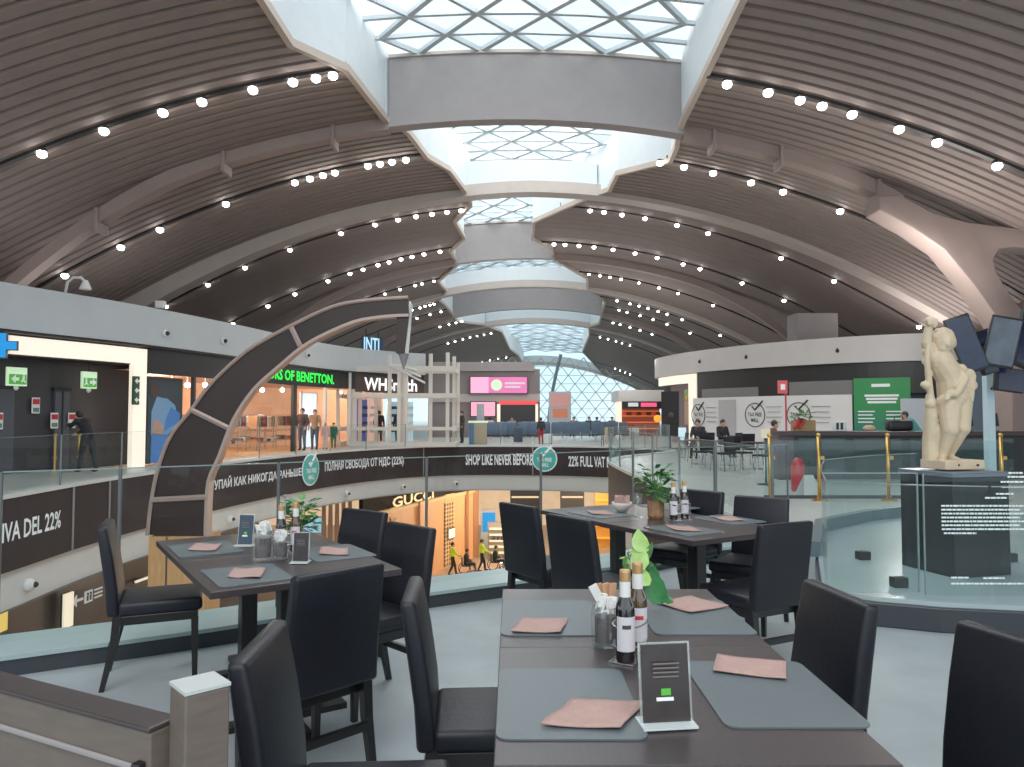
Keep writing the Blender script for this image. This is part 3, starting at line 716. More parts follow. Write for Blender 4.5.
for px in (150, 216, 301):
    s = pxL(px); p = PL.at(s, .27); d = PL.dir(s)
    o = empty('crown_camera', (p.x, p.y, {150: 3.95, 216: 4.0, 301: 4.0}[px]), math.atan2(d.y, d.x), 'small round camera on the left white crown '+{150: 'above the denim poster', 216: 'left of the bronze arch top', 301: 'above the green shop sign'}[px], 'camera')
    MB().lathe([(.12, 0), (.12, .03), (.08, .06)], n=12).build('base', M['white'], o); o.children[0].rotation_euler.x = math.pi/2
    MB().ball((.02, -.08, 0), .07).build('lens', M['black'], o, smooth=True)
o = empty('crown_lamp', (PL.at(pxL(63), .1).x, PL.at(pxL(63), .1).y, 4.65), 0, 'white gooseneck lamp curving above the left white crown', 'lamp')
MB().tube([(0, 0, 0), (.05, 0, .3), (.2, 0, .42), (.4, 0, .42), (.52, 0, .3)], .035, 8).build('arm', M['white'], o, smooth=True)
MB().lathe([(.05, .1), (.1, 0), (.15, -.14)], (.52, 0, .25), 12).build('head', M['white'], o)
o = empty('crown_box', (PL.at(pxL(157), .1).x, PL.at(pxL(157), .1).y, 4.65), 0, 'small white box lamp standing on the left crown', 'lamp')
MB().bb(-.13, .13, -.1, .1, .06, .28).build('body', M['white'], o, bevel=.02); MB().bb(-.04, .04, -.04, .04, 0, .07).build('foot', M['dark'], o)
# ============================================================ right shop front
PR = Path([(8.9, 44), (8.35, 42.2), (8.4, 40), (9.2, 36.6), (11.3, 32.5), (14.6, 29.2), (19.4, 28), (30, 28)], step=.5)
s0r = 0
def pxR(x): return min(((abs(p.x/p.y-(x-CX)/F), s) for p, s in zip(PR.p, PR.s) if s > 1.5))[1]
mb = MB(); strip(mb, PR, 0, PR.L, 3.6, 4.65, .2, .5); st(mb.build('wall_crown_right', M['crown_r']))
vs = []; fs = []
for i in range(31):
    s = PR.L*i/30; a = PR.at(s, 0); b = PR.at(s, -8); vs += [(a.x, a.y, 4.5), (b.x, b.y, 4.5)]
    if i: fs.append((2*i-2, 2*i, 2*i+1, 2*i-1))
st(MB().add(vs, fs).build('ceiling', M['dark']))
mb = MB(); strip(mb, PR, pxR(695), PR.L, 2.35, 3.6, .05, .2); st(mb.build('wall_sign_band_right', M['black']))
mb = MB(); strip(mb, PR, pxR(695), PR.L, 0, 2.6, -.4, .1); st(mb.build('wall_right_shop', M['dark']))
fr2 = empty('light_portal_frame', (PR.at(pxR(661)).x, PR.at(pxR(661)).y, 0), 0, 'glowing cream portal frame at the left end of the right shop front', 'light frame')
mb = MB(); strip(mb, PR, pxR(662), pxR(695), 3.1, 3.55, .12, .1); kid(mb, 'light_panel', M['lightbox'], fr2)
mb = MB(); strip(mb, PR, pxR(692), pxR(695.5), .1, 3.1, .12, .1); kid(mb, 'light_panel', M['lightbox'], fr2)
mb = MB(); strip(mb, PR, pxR(662), pxR(692), 0, 3.1, -.6, .1); st(mb.build('wall_portal_back', mat('mauve_wall', srgb(120, 104, 106), .6)))
o = signbox('portal_poster', PR, pxR, 685, 1.6, -.3, .85, 1.2, mat('tan_poster', srgb(170, 138, 116), .6, emit=.15), 'tan poster inside the right glowing portal frame', 'poster')
o = signbox('product_shelf', PR, pxR, 685, 2.5, -.3, .85, .6, mat('green_orange', srgb(120, 150, 90), .6, emit=.3, noise=.5, nscale=4), 'shelf of green and orange goods above the tan poster in the right portal', 'display')
for k in range(4): MB().bb(-.35+k*.2, -.22+k*.2, -.16, -.08, -.25, -.25+.15+.05*(k % 2)).build('package', mat('orange_pack', srgb(230, 130, 50), .6, emit=.3) if k % 2 else M['leaf'], o)
# white hoarding with circles
hd = face('white_hoarding', PR, 770, 0, .3, 'long white shop hoarding with three black TAX FREE MALL circles', 'hoarding', pxR)
a, b = pxR(695), pxR(848)
mb = MB(); strip(mb, PR, a, b, .05, 2.32, .3, .06); kid(mb, 'panel', mat('white_hoarding_vinyl', srgb(215, 212, 210), .6, emit=.12), hd)
for px in (703, 760, 808):
    s = pxR(px); p = PR.at(s, .33); d = PR.dir(s); rz = math.atan2(d.y, d.x); dv = Vector((d.x, d.y, 0)); nv = Vector((d.y, -d.x, 0))
    C0 = Vector((p.x, p.y, 1.5)); r = .52; mb = MB()
    mb.tube([C0+dv*(r*math.cos(t*math.pi/16))+Vector((0, 0, r*math.sin(t*math.pi/16))) for t in range(33)], .022, 5)
    kid(mb, 'circle', M['darker'], hd)
    mb = MB(); mb.tube([C0+dv*-.15+Vector((0, 0, .38)), C0+dv*0+Vector((0, 0, .22)), C0+dv*.42+Vector((0, 0, .62))], .04, 5); kid(mb, 'check_mark', M['darker'], hd)
    vsx, fsx = text_fit('TAX FREE\nMALL', .74, .42); mb = MB().add([C0+dv*x+nv*.01+Vector((0, 0, y-.1)) for x, y in vsx], fsx); kid(mb, 'lettering', M['darker'], hd)
    mb = MB()
    for k in range(4): c = C0+dv*(1.0)+Vector((0, 0, .35-k*.22)); mb.box(c, (.8-.15*(k % 2), .01, .04), rz)
    kid(mb, 'small_print', mat('grey_print', srgb(150, 148, 148), .6), hd)
mb = MB(); strip(mb, PR, pxR(722), pxR(742), .2, 2.2, .36, .04); kid(mb, 'grey_column_print', mat('grey_print2', srgb(186, 182, 182), .6), hd)
# green poster
ps = face('green_poster', PR, 878, 0, .35, 'green and blue advertising board with white lines of text beyond the dark counter', 'poster', pxR)
a, b = pxR(849), pxR(907); W_ = b-a
gm = mat('green_gradient', srgb(24, 120, 70), .5, emit=.2, ecol=srgb(24, 120, 70))
nt = gm.node_tree; tcn = nt.nodes.new('ShaderNodeTexCoord'); sx = nt.nodes.new('ShaderNodeSeparateXYZ'); rpn = nt.nodes.new('ShaderNodeValToRGB')
nt.links.new(tcn.outputs['Generated'], sx.inputs[0]); nt.links.new(sx.outputs['Z'], rpn.inputs['Fac']); rpn.color_ramp.elements[0].color = srgb(24, 84, 110); rpn.color_ramp.elements[1].color = srgb(24, 122, 58); rpn.color_ramp.elements[1].position = .6
nt.links.new(rpn.outputs['Color'], nt.nodes['Principled BSDF'].inputs['Base Color']); nt.links.new(rpn.outputs['Color'], nt.nodes['Principled BSDF'].inputs['Emission Color'])
MB().bb(-W_/2, W_/2, 0, .08, .1, 2.95).build('panel', gm, ps)
mb = MB(); mb.bb(-.35, .3, -.015, 0, 2.6, 2.72); mb.build('heading', M['white_text'], ps)
for k in range(3): MB().bb(-.6+.05*k, .6-.05*k, -.015, 0, 2.22-.13*k, 2.3-.13*k).build('text_line', M['white_text'], ps)
for xx in (-.55, .45):
    for k in range(4): MB().bb(xx-.3, xx+.3-.08*(k % 2), -.015, 0, 1.62-.14*k, 1.66-.14*k).build('text_line', M['white_text'], ps)
# grey gradient panel above the hoarding
mb = MB(); strip(mb, PR, pxR(703), pxR(756), 2.33, 2.75, .1, .1); st(mb.build('trim_%d' % ti, mat('steel_grey_strip', srgb(120, 116, 116), .5))); ti += 1
mb = MB(); strip(mb, PR, pxR(790), pxR(848), 2.33, 2.9, .1, .1); st(mb.build('trim_%d' % ti, MATS['steel_grey_strip'])); ti += 1
for px in (704, 750, 838):
    s = pxR(px); p = PR.at(s, .22); d = PR.dir(s)
    o = empty('crown_camera', (p.x, p.y, 4.1), math.atan2(d.y, d.x), 'small dark round camera on the right white crown '+{704: 'near its left end', 750: 'above the middle black circle', 838: 'above the right end of the hoarding'}[px], 'camera')
    MB().ball((0, 0, 0), .08).build('lens', M['black'], o, smooth=True); MB().bb(-.03, .03, 0, .06, -.03, .12).build('mount', M['dark'], o)
# box above right crown and dark board
o = empty('roof_duct', (XP(819, 34), 34, 4.6), 0, 'grey square duct box standing above the right white crown', 'duct')
MB().bb(-.95, .95, 0, 1.2, 0, 1.6).build('box', M['lintel'], o); MB().bb(-1.1, 1.1, -.05, .3, -.1, .12).build('base_flange', M['dark'], o)
o = empty('black_board', (XP(670, 33), 33, 0), -.5, 'tall black standing board in front of the right portal frame', 'board')
MB().bb(-.4, .4, 0, .06, .55, 2.55).build('panel', M['black'], o); MB().bb(-.03, .03, 0, .06, 0, .6).bb(-.35, .35, -.2, .25, 0, .04).build('stand', M['dark'], o); MB().ball((.05, -.02, 1.5), .12, (1, .3, 1)).build('emblem', M['brown'], o)
# right grey walls behind statue
st(MB().bb(XP(905, 27), XP(1100, 27), 27, 27.3, 0, 2.1).build('wall_right_grey', mat('pale_grey_wall', srgb(176, 184, 192), .5, emit=.08)))
st(MB().bb(XP(962, 26.5), XP(1012, 26.5), 26.4, 26.9, 0, 3.4).build('wall_right_pier', mat('slate_blue_pier', srgb(96, 112, 128), .5)))
st(MB().bb(XP(1016, 26), XP(1100, 26), 25.8, 26.4, 0, 4).build('wall_right_dark', M['dark']))
# ============================================================ fire point sign, cafe counter and its things
o = empty('fire_point_post', (XP(786, 24), 24, 0), 0, 'thin pole with a red and pink square sign above the hoarding', 'sign')
MB().tube([(0, 0, 0), (0, 0, 2.3)], .03, 8).build('pole', M['red'], o); MB().bb(-.25, .05, -.03, .03, 2.2, 2.62).build('sign_plate', mat('pink_red_sign', srgb(200, 80, 84), .5, emit=.2), o); MB().bb(-.17, -.03, -.04, -.03, 2.32, 2.5).build('pictogram', M['white_text'], o)
YC = 17.4; xa, xb = XP(775, YC), XP(1090, YC)
o = empty('cafe_counter', (xa, YC, 0), 0, 'long dark cafe counter with brass edged glass front behind the statue', 'counter')
MB().bb(0, xb-xa, -.3, .5, 1.02, 1.12).build('counter_top', mat('brown_black_top', srgb(58, 42, 42), .35), o, bevel=.01)
MB().bb(.1, xb-xa, -.05, .4, 0, 1.02).build('body', M['darker'], o)
MB().bb(.0, .35, -.2, .4, 0, 1.02).build('end_panel', mat('mauve_brown', srgb(84, 70, 74), .5), o)
for k in range(4):
    MB().bb(.5+k*1.3, 1.6+k*1.3, -.12, -.1, .15, .95).build('glass_front', M['glass_tint'], o)
M['glowg'] = em('mint_glow', srgb(120, 220, 190), .5)
o = empty('striplight_reflection', (XP(886, 16.9), 17.2, .82), 0) if False else None
for k, px in enumerate((769, 818, 887, 1000)):
    o = empty('brass_post', (XP(px, 13), 13, 0), 0, 'slim brass barrier post before the cafe counter, %s' % ['leftmost', 'second from the left', 'just left of the pedestal', 'right of the statue'][k], 'post')
    MB().tube([(0, 0, .02), (0, 0, 1.12)], .03, 10).build('pole', M['brass'], o, smooth=True); MB().lathe([(.14, 0), (.14, .02), (.04, .04)], n=14).build('base', M['brass'], o)
    MB().ball((0, 0, 1.15), .04).build('finial', M['brass'], o); MB().box((.05, 0, .75), (.08, .04, .06)).build('clip', M['brass'], o)
for i, (a, b) in enumerate(((760, 818), (818, 887), (887, 1000))):
    o = empty('glass_screen', (XP(a, 13), 13, 0), 0, 'teal tinted glass screen between brass posts, %s' % ['left bay by the red extinguisher', 'middle bay left of the statue', 'right bay behind the statue'][i], 'glass screen')
    W_ = XP(b, 13)-XP(a, 13)
    MB().bb(.05, W_-.05, -.01, .01, .1, 1.05).build('pane', M['glass_tint'], o); MB().bb(.05, W_-.05, -.02, .02, .04, .1).build('bottom_rail', M['dark'], o)
ct = 1.12
def onc(px, dy=0): return (XP(px, YC-.05), YC-.05+dy, ct)
o = empty('planter_box', onc(803), 0, 'tan planter box with leafy plant and red flowers on the dark counter', 'planter')
MB().bb(-.25, .25, -.12, .12, 0, .26).build('box', mat('tan_box', srgb(150, 120, 80), .7), o, bevel=.01)
def leaves(mb, n, c, r, h, size, seed=1):
    rnd = random.Random(seed)
    for k in range(n):
        a = rnd.uniform(0, 6.28); t = rnd.uniform(.15, 1); rr_ = r*math.sqrt(rnd.random()); z = c[2]+h*t
        p = Vector((c[0]+rr_*math.cos(a), c[1]+rr_*math.sin(a), z)); d = Vector((math.cos(a), math.sin(a), rnd.uniform(-.4, .8))).normalized()
        w_ = d.cross(Vector((0, 0, 1))).normalized(); up = w_.cross(d); s = size*rnd.uniform(.7, 1.2)
        mb.add([p, p+d*s*.35+w_*s*.32, p+d*s*.75+w_*s*.28+up*s*.08, p+d*s*1.1-up*s*.1, p+d*s*.75-w_*s*.28+up*s*.08, p+d*s*.35-w_*s*.32], [(0, 1, 2, 3), (0, 3, 4, 5)])
    return mb
leaves(MB(), 40, (-.05, 0, .2), .16, .25, .13, 3).build('foliage', M['leaf'], o)
g = MB()
for k in range(8): g.ball((-.25+.03*k, -.14, .1+.05*(k % 4)), .045)
g.build('red_flowers', M['red'], o)
o = empty('counter_sign', onc(839), 0, 'small white notice card with two black figures on the counter', 'sign')
MB().bb(-.17, .17, -.02, .02, 0, .24).build('card', M['white'], o, bevel=.03); MB().vprism([(-.08, .04), (-.02, .04), (-.02, .2), (-.08, .2)], -.03, -.021).vprism([(.02, .04), (.08, .04), (.08, .2), (.02, .2)], -.03, -.021).build('figures', M['black'], o)
o = empty('bread_loaf', onc(869), 0, 'pale brown loaf lying on the dark counter left of the statue', 'bread')
MB().ball((0, 0, .07), .14, (1.1, .6, .55)).build('crust', mat('crust', srgb(214, 176, 146), .8), o, smooth=True); MB().ball((0, 0, .1), .09, (1.2, .5, .5)).build('top_score', mat('crust_light', srgb(232, 206, 184), .8), o, smooth=True)
o = empty('dark_bag', onc(903, .2), 0, 'black rounded bag on the counter end beside the statue', 'bag')
MB().bb(-.3, .3, -.14, .14, 0, .26).build('body', M['black'], o, bevel=.08); MB().tube([(-.12, 0, .24), (-.08, 0, .36), (.08, 0, .36), (.12, 0, .24)], .015, 6).build('handle', M['dark'], o)
o = empty('coffee_machine', (XP(965, 16.2), 17.2, ct), 0, 'small chrome coffee machine on the counter right of the statue', 'coffee machine')
MB().bb(-.22, .22, -.15, .2, 0, .34).build('body', M['chrome'], o, bevel=.03); MB().bb(-.16, .16, -.2, -.15, .08, .22).build('front', M['black'], o); MB().lathe([(.12, .34), (.12, .4), (.06, .42)], n=14).build('hopper', M['dark'], o)
for k, px in enumerate((974, 1000)):
    o = empty('till_monitor', (XP(px, 16.9), 17.2, ct), .2, 'black till monitor on the counter, %s' % ['nearer the statue', 'right of the pale post'][k], 'monitor')
    MB().box((0, 0, .27), (.34, .04, .3), rx=-.15).build('screen', M['black'], o, bevel=.01); MB().tube([(0, .04, 0), (0, .03, .2)], .025, 8).build('stand', M['dark'], o); MB().bb(-.12, .12, -.08, .1, 0, .02).build('foot', M['dark'], o)
o = empty('fire_extinguisher', (XP(797, 14.6), 14.6, 0), 0, 'red fire extinguisher standing in front of the counter end', 'fire extinguisher')
MB().lathe([(.11, 0), (.13, .04), (.13, .5), (.09, .6), (.04, .66)], n=18).build('cylinder', M['red'], o, smooth=True); MB().tube([(0, 0, .64), (0, 0, .72), (.1, 0, .74)], .03, 8).build('valve', M['black'], o); MB().tube([(.03, -.02, .7), (.2, -.05, .6), (.2, -.05, .2)], .02, 6).build('hose', M['black'], o)
o = empty('wet_floor_sign', (XP(803, 13.6), 13.4, 0), .3, 'white folded floor sign in front of the red extinguisher', 'floor sign')
MB().add([(-.22, -.15, 0), (.22, -.15, 0), (.1, 0, .42), (-.1, 0, .42)], [(0, 1, 2, 3)]).build('front_leaf', M['white'], o); MB().add([(-.22, .15, 0), (.22, .15, 0), (.1, 0, .42), (-.1, 0, .42)], [(3, 2, 1, 0)]).build('back_leaf', M['white'], o)
o = empty('wall_post', (XP(986, 16), 15.9, 0), 0, 'pale blue vertical post rising beside the tilted dark screens', 'post')
MB().bb(-.08, .08, -.08, .08, .0, 3.0).build('shaft', mat('pale_blue_post', srgb(190, 214, 222), .4, emit=.1), o); MB().bb(-.16, .16, -.16, .16, 0, .05).build('foot', M['white'], o)
# bank of tilted dark screens
for k, (px, py, w_, h_, rz_, ry_, Y) in enumerate(((968, 344, .46, 1.15, -.35, -.32, 14.5), (987, 352, .4, .9, .3, -.25, 14.8), (1004, 342, .55, 1.0, -.25, .22, 14.4), (1010, 380, .7, .5, .2, .1, 15.4), (1030, 340, .6, 1.2, .3, .3, 15.0))):
    o = empty('hanging_screen', (XP(px, Y), Y, ZP(py, Y)), rz_, 'dark blue tilted display screen beside the statue head, %s' % ['nearest the statue', 'second from the statue', 'third from the statue', 'lower one behind the others', 'at the right picture edge'][k], 'screen')
    MB().box((0, 0, 0), (w_, .1, h_), ry=ry_).build('casing', M['darker'], o, bevel=.02); MB().box((0, -.056, 0), (w_*.88, .01, h_*.9), ry=ry_).build('display', M['screen'] if k != 2 else mat('grey_screen', srgb(90, 100, 116), .3, noise=.3, nscale=3), o)
    tv = Matrix.Rotation(-rz_, 3, 'Z') @ (Vector((XP(986, 16), 15.9, min(ZP(py, Y)-.2, 2.9)))-o.location); MB().tube([(0, .06, 0), tuple(tv)], .03, 6).build('bracket', M['dark'], o)
# ============================================================ cafe seating seen through the glass
def cafe_chair(x, y, rz, label):
    o = empty('cafe_chair', (x, y, 0), rz, label, 'chair', 'cafe chairs beyond the glass')
    MB().bb(-.22, .22, -.22, .22, .44, .49).build('seat', M['leather'], o, bevel=.015); MB().box((0, -.22, .72), (.42, .04, .42), rx=-.1).build('backrest', M['leather'], o, bevel=.012)
    for sx in (-1, 1):
        for sy in (-1, 1): MB().tube([(sx*.19, sy*.19, .45), (sx*.22, sy*.24, 0)], .016, 6).build('leg', M['chrome'], o)
    return o
rnd = random.Random(3); k = 0
for (px, Y) in ((693, 24), (702, 21), (712, 24.5), (722, 20), (733, 24), (741, 20.5), (752, 22.5), (764, 19), (790, 21), (840, 20.5), (862, 21.5), (700, 27)):
    cafe_chair(XP(px, Y), Y, rnd.uniform(-3, 3), 'black cafe chair with bright steel legs beyond the glass, in front of the white hoarding')
for k, (px, Y) in enumerate(((698, 22.6), (727, 22), (757, 20.6), (850, 22))):
    o = empty('cafe_table', (XP(px, Y), Y, 0), 0, 'small square dark cafe table among steel legged chairs, %s' % ['leftmost', 'below the middle black circle', 'near the fire post', 'below the green board'][k], 'table')
    MB().bb(-.35, .35, -.35, .35, .71, .75).build('tabletop', M['table'], o, bevel=.005); MB().tube([(0, 0, .02), (0, 0, .71)], .035, 8).build('pedestal', M['chrome'], o); MB().lathe([(.22, 0), (.22, .015), (.05, .03)], n=16).build('base', M['chrome'], o)
o = empty('menu_stand', (XP(765, 16), 16, 0), 0, 'slim stand holding a pale square card before the cafe', 'sign')
MB().tube([(0, 0, 0), (0, 0, 1.0)], .02, 8).build('pole', M['black'], o); MB().bb(-.1, .1, -.02, 0, 1.0, 1.2).build('card', mat('cream_card', srgb(226, 212, 180), .6, emit=.2), o); MB().lathe([(.18, 0), (.18, .02), (.03, .04)], n=14).build('base', M['black'], o)
o = empty('white_leaflet_holder', (XP(682, 26), 26, 0), 0, 'pale glowing leaflet stand beyond the glass left of the cafe chairs', 'sign')
MB().bb(-.13, .13, -.02, .02, .62, 1.06).build('panel', em('ice_panel', srgb(200, 230, 240), .5), o); MB().tube([(0, 0, 0), (0, 0, .65)], .02, 8).build('pole', M['chrome'], o); MB().lathe([(.15, 0), (.15, .02), (.03, .03)], n=14).build('base', M['chrome'], o)
# brass stanchions at the left entrance
for k, (px, Y) in enumerate(((56, 19.6), (80, 20.2))):
    o = empty('brass_stanchion', (XP(px, Y), Y, 0), 0, 'slim brass stanchion post at the dark entrance, %s' % ['left of the leaning man', 'right beside the leaning man'][k], 'post')
    MB().tube([(0, 0, 0), (0, 0, .95)], .028, 8).build('pole', M['brass'], o); MB().lathe([(.14, 0), (.14, .02), (.04, .04)], n=14).build('base', M['brass'], o); MB().ball((0, 0, .97), .045).build('finial', M['brass'], o); MB().box((.0, 0, .36), (.07, .05, .06)).build('clip', M['brass'], o)
# ============================================================ white scaffold
sc = empty('white_scaffold', (XP(398, 34.6), 34.8, 0), .0, 'white tubular exhibition scaffold frame standing before the newsagent', 'scaffold')
ox, oy = sc.location.x, sc.location.y
def up_(px, Y, top, wd=.16): MB().bb(XP(px, Y)-ox-wd/2, XP(px, Y)-ox+wd/2, Y-oy-wd/2, Y-oy+wd/2, .1, top).build('upright', M['cream'], sc)
up_(402.5, 35.4, 3.85, .42)
for px, Y, top in ((338, 36, 3.95), (349, 34.6, 3.95), (360, 36, 3.8), (376, 36.3, 3.8), (389.5, 34.8, 4.35), (399, 34.8, 3.9), (406, 34.8, 3.9), (430.5, 35, 4.4), (447.5, 35, 4.45), (454, 36, 4.35), (458, 36.8, 4.1)): up_(px, Y, top)
for Y, xa_, xb_ in ((34.8, 349, 454), (36.5, 338, 459)):
    for z0, z1 in ((3.55, 3.8), (2.32, 2.52), (.78, .92), (.02, .22)):
        MB().bb(XP(xa_, Y)-ox, XP(xb_, Y)-ox, Y-oy-.06, Y-oy+.06, z0, z1).build('rail', M['cream'], sc)
for px in (343, 456):
    for z in (3.6, 2.4, .85, .12): MB().bb(XP(px, 35.5)-ox-.08, XP(px, 35.5)-ox+.08, -.1, 1.8, z-.1, z+.1).build('side_rail', M['cream'], sc)
for k in range(3): MB().tube([(XP(389, 34.7)-ox+.1*k, -.1, 3.85), (XP(425, 34.7)-ox-.2*k, -.1, 3.0+.3*k)], .05, 6).build('brace', M['white'], sc)
# ============================================================ far hall: wall with screens, seats, kiosks, glass end
YW = 50
def bw(a, b, p0, p1, m, nm, th=.4, Y=YW): return st(MB().bb(XP(a, Y), XP(b, Y), Y, Y+th, ZP(p1, Y), ZP(p0, Y)).build(nm, m))
bw(428, 540, 369, 438, mat('mauve_grey_wall', srgb(126, 116, 116), .6), 'wall_far')
bw(428, 540, 394, 402, mat('pale_grey_strip', srgb(176, 170, 168), .5), 'trim_%d' % ti, Y=49.8, th=.2); ti += 1
bw(428, 534, 362, 371, M['lintel'], 'trim_%d' % ti, Y=49.6); ti += 1
def board(name, a, b, p0, p1, Y, m, label, cat='screen', th=.12):
    o = empty(name, (XP((a+b)/2, Y), Y, ZP(p1, Y)), 0, label, cat); w_ = XP(b, Y)-XP(a, Y); h_ = (p1-p0)/F*Y
    MB().bb(-w_/2, w_/2, 0, th, 0, h_).build('panel', m, o); MB().bb(-w_/2-.06, w_/2+.06, .02, th+.05, -.06, h_+.06).build('frame', M['darker'], o)
    return o, w_, h_
o, w_, h_ = board('pink_screen', 470.5, 527, 377, 393, 49.5, em('pink_led', srgb(196, 96, 150), .95), 'wide pink LED display high on the far grey wall')
MB().bb(-w_/2, -w_/2+1.2, -.02, 0, 0, h_).build('bright_area', em('bright_pink', srgb(240, 150, 185), 1.0), o)
MB().vprism([(-.15+.38*math.cos(t*.4), h_/2+.38*math.sin(t*.4)) for t in range(16)], -.03, -.01).build('round_logo', M['exitw'], o)
for k in range(2): MB().bb(.4, 1.75-.3*k, -.03, -.01, h_*.55-k*.25, h_*.55-k*.25+.12).build('text_line', M['white_text'], o)
board('pink_poster', 471, 495, 402, 416, 49.4, em('pink_panel', srgb(235, 150, 175), .9), 'bright pink poster low on the far wall, left of the dark opening')
o, w_, h_ = board('shop_opening', 499, 537, 404, 426, 49.3, M['darker'], 'dark shop opening with red lit head in the far wall', 'shop front')
MB().bb(-w_/2, w_/2, -.1, 0, h_-.05, h_+.2).build('red_head', em('red_strip', srgb(220, 60, 60), .9), o); MB().bb(-w_/2-.12, -w_/2+.08, -.1, 0, 0, h_).build('lit_jamb', em('cream_jamb', srgb(250, 225, 200), .9), o); MB().bb(w_/2-.1, w_/2+.06, -.1, 0, 0, h_).build('lit_jamb', MATS['cream_jamb'], o)
o = empty('info_totem', (XP(480.5, 46), 46, 0), 0, 'grey upright information totem in front of the pink poster', 'totem')
MB().bb(-.24, .24, -.06, .06, .1, 2.2).build('panel', mat('totem_grey', srgb(150, 156, 166), .4), o, bevel=.03); MB().bb(-.3, .3, -.2, .2, 0, .1).build('base', M['dark'], o)
o = empty('kiosk_cabinet', (XP(480, 38), 38, 0), 0, 'beige and blue service cabinet left of the airport seats', 'cabinet')
MB().bb(-.3, .35, -.25, .25, 0, 1.1).build('body', mat('beige_cab', srgb(176, 156, 132), .5), o, bevel=.02); MB().bb(-.55, -.3, -.25, .25, 0, 1.1).build('side_panel', mat('blue_cab', srgb(70, 110, 150), .5), o); MB().bb(-.58, .4, -.3, .3, 1.1, 1.2).build('top', M['exitw'], o)
# glass end wall: bulging diagrid
YE = 97
def zend(X): return 9.0-.012*(X-12)**2
vs = []; fs = []; NX, NZ = 40, 18
def ept(u, v):
    X = -4+u*34; z = v*9.5; Y = YE+10*(1-v)**.0*0+6*math.cos((u-.5)*2.2)+3.5*math.sqrt(max(0, 1-v*v))
    return Vector((X, Y, z))
for j in range(NZ+1):
    for i in range(NX+1): vs.append(ept(i/NX, j/NZ))
for j in range(NZ):
    for i in range(NX): a = j*(NX+1)+i; fs.append((a, a+1, a+NX+2, a+NX+1))
ge = st(MB().add(vs, fs).build('window_8', M['skyglass']))
mb = MB(); NU, NVv = 17, 8
for j in range(NVv):
    for i in range(-1, NU+1):
        u0 = (i+(j % 2)*.5)/NU; v0 = j/NVv; v1 = (j+1)/NVv
        for sg in (-.5, .5):
            u1 = u0+sg/NU
            if 0 <= u0 <= 1 and 0 <= u1 <= 1: mb.tube([ept(u0, v0), ept(u1, v1)], .075, 4)
    mb.tube([ept(i/20, j/NVv) for i in range(21)], .05, 4)
mb.build('mullion_grid', mat('white_steel', srgb(206, 210, 212), .5), ge)
for u in (.26, .72):
    X = -4+u*34; pts = [(X+(0 if u > .5 else 1.6*(z/9.5)**1.5), YE+1.5-1.2*(z/9.5)**2, z) for z in [k*9.5/8 for k in range(9)]]
    st(MB().tube(pts, .22, 8).build('trim_%d' % ti, mat('rib_grey', srgb(120, 128, 132), .5))); ti += 1
# right far kiosk
YK = 52
o = empty('far_shop', (XP(641, YK), YK, 0), 0, 'small shop with pale roof band and pink sign before the glass end wall', 'shop')
w2 = (XP(668, YK)-XP(622, YK))/2
MB().bb(-w2, w2, -.1, 3.5, 2.45, 3.25).build('roof_band', M['crown_r'], o, bevel=.05)
MB().bb(-w2+.1, w2, 1.5, 1.7, 0, 2.5).build('back_wall', mat('warm_brown_shop', srgb(120, 72, 56), .6, emit=.2), o)
MB().bb(-w2+.05, -w2+.25, -.02, 1.5, 0, 2.45).build('lit_jamb', MATS['cream_jamb'], o); MB().bb(-w2+.3, w2, 0, .1, 1.95, 2.45).build('sign_band', M['darker'], o)
MB().bb(.0, 1.1, -.06, 0, 2.08, 2.36).build('pink_sign', em('pink_sign', srgb(225, 70, 110), 1.0), o); MB().bb(-.9, -.2, -.06, 0, 2.1, 2.36).build('white_sign', M['white_text'], o)
for zz in (.5, .95, 1.4, 1.75): MB().bb(-w2+.4, w2-.1, 1.0, 1.5, zz, zz+.06).build('shelf', em('orange_shelf', srgb(230, 120, 60), .6), o)
for k in range(8): MB().bb(-w2+.5+k*.35, -w2+.75+k*.35, 1.1, 1.4, 1.46, 1.7).build('goods', M['brown'] if k % 2 else mat('goods_red', srgb(190, 60, 50), .6, emit=.3), o)
MB().ball((1.15, -.1, 1.25), .28, (1, .3, .9)).build('orange_lamp', em('orange_lamp', srgb(250, 150, 40), 1.1), o)
o = empty('hanging_banner_stand', (XP(560, 60), 60, 0), 0, 'pale frame stand with orange and red boards before the glass end wall', 'stand')
MB().bb(-.9, .9, -.1, .1, .9, 3.4).build('screen_frame', mat('pale_frame', srgb(200, 205, 210), .5), o); MB().bb(-.75, .75, -.15, -.1, 2.2, 3.2).build('upper_board', mat('pale_red_print', srgb(214, 150, 140), .6, emit=.3), o); MB().bb(-.6, .6, -.15, -.1, 1.3, 2.0).build('lower_board', mat('orange_print', srgb(214, 120, 90), .6, emit=.3), o); MB().tube([(-.7, 0, 0), (-.7, 0, .9)], .06, 6).build('leg', M['white'], o); MB().tube([(.7, 0, 0), (.7, 0, .9)], .06, 6).build('leg', M['white'], o)
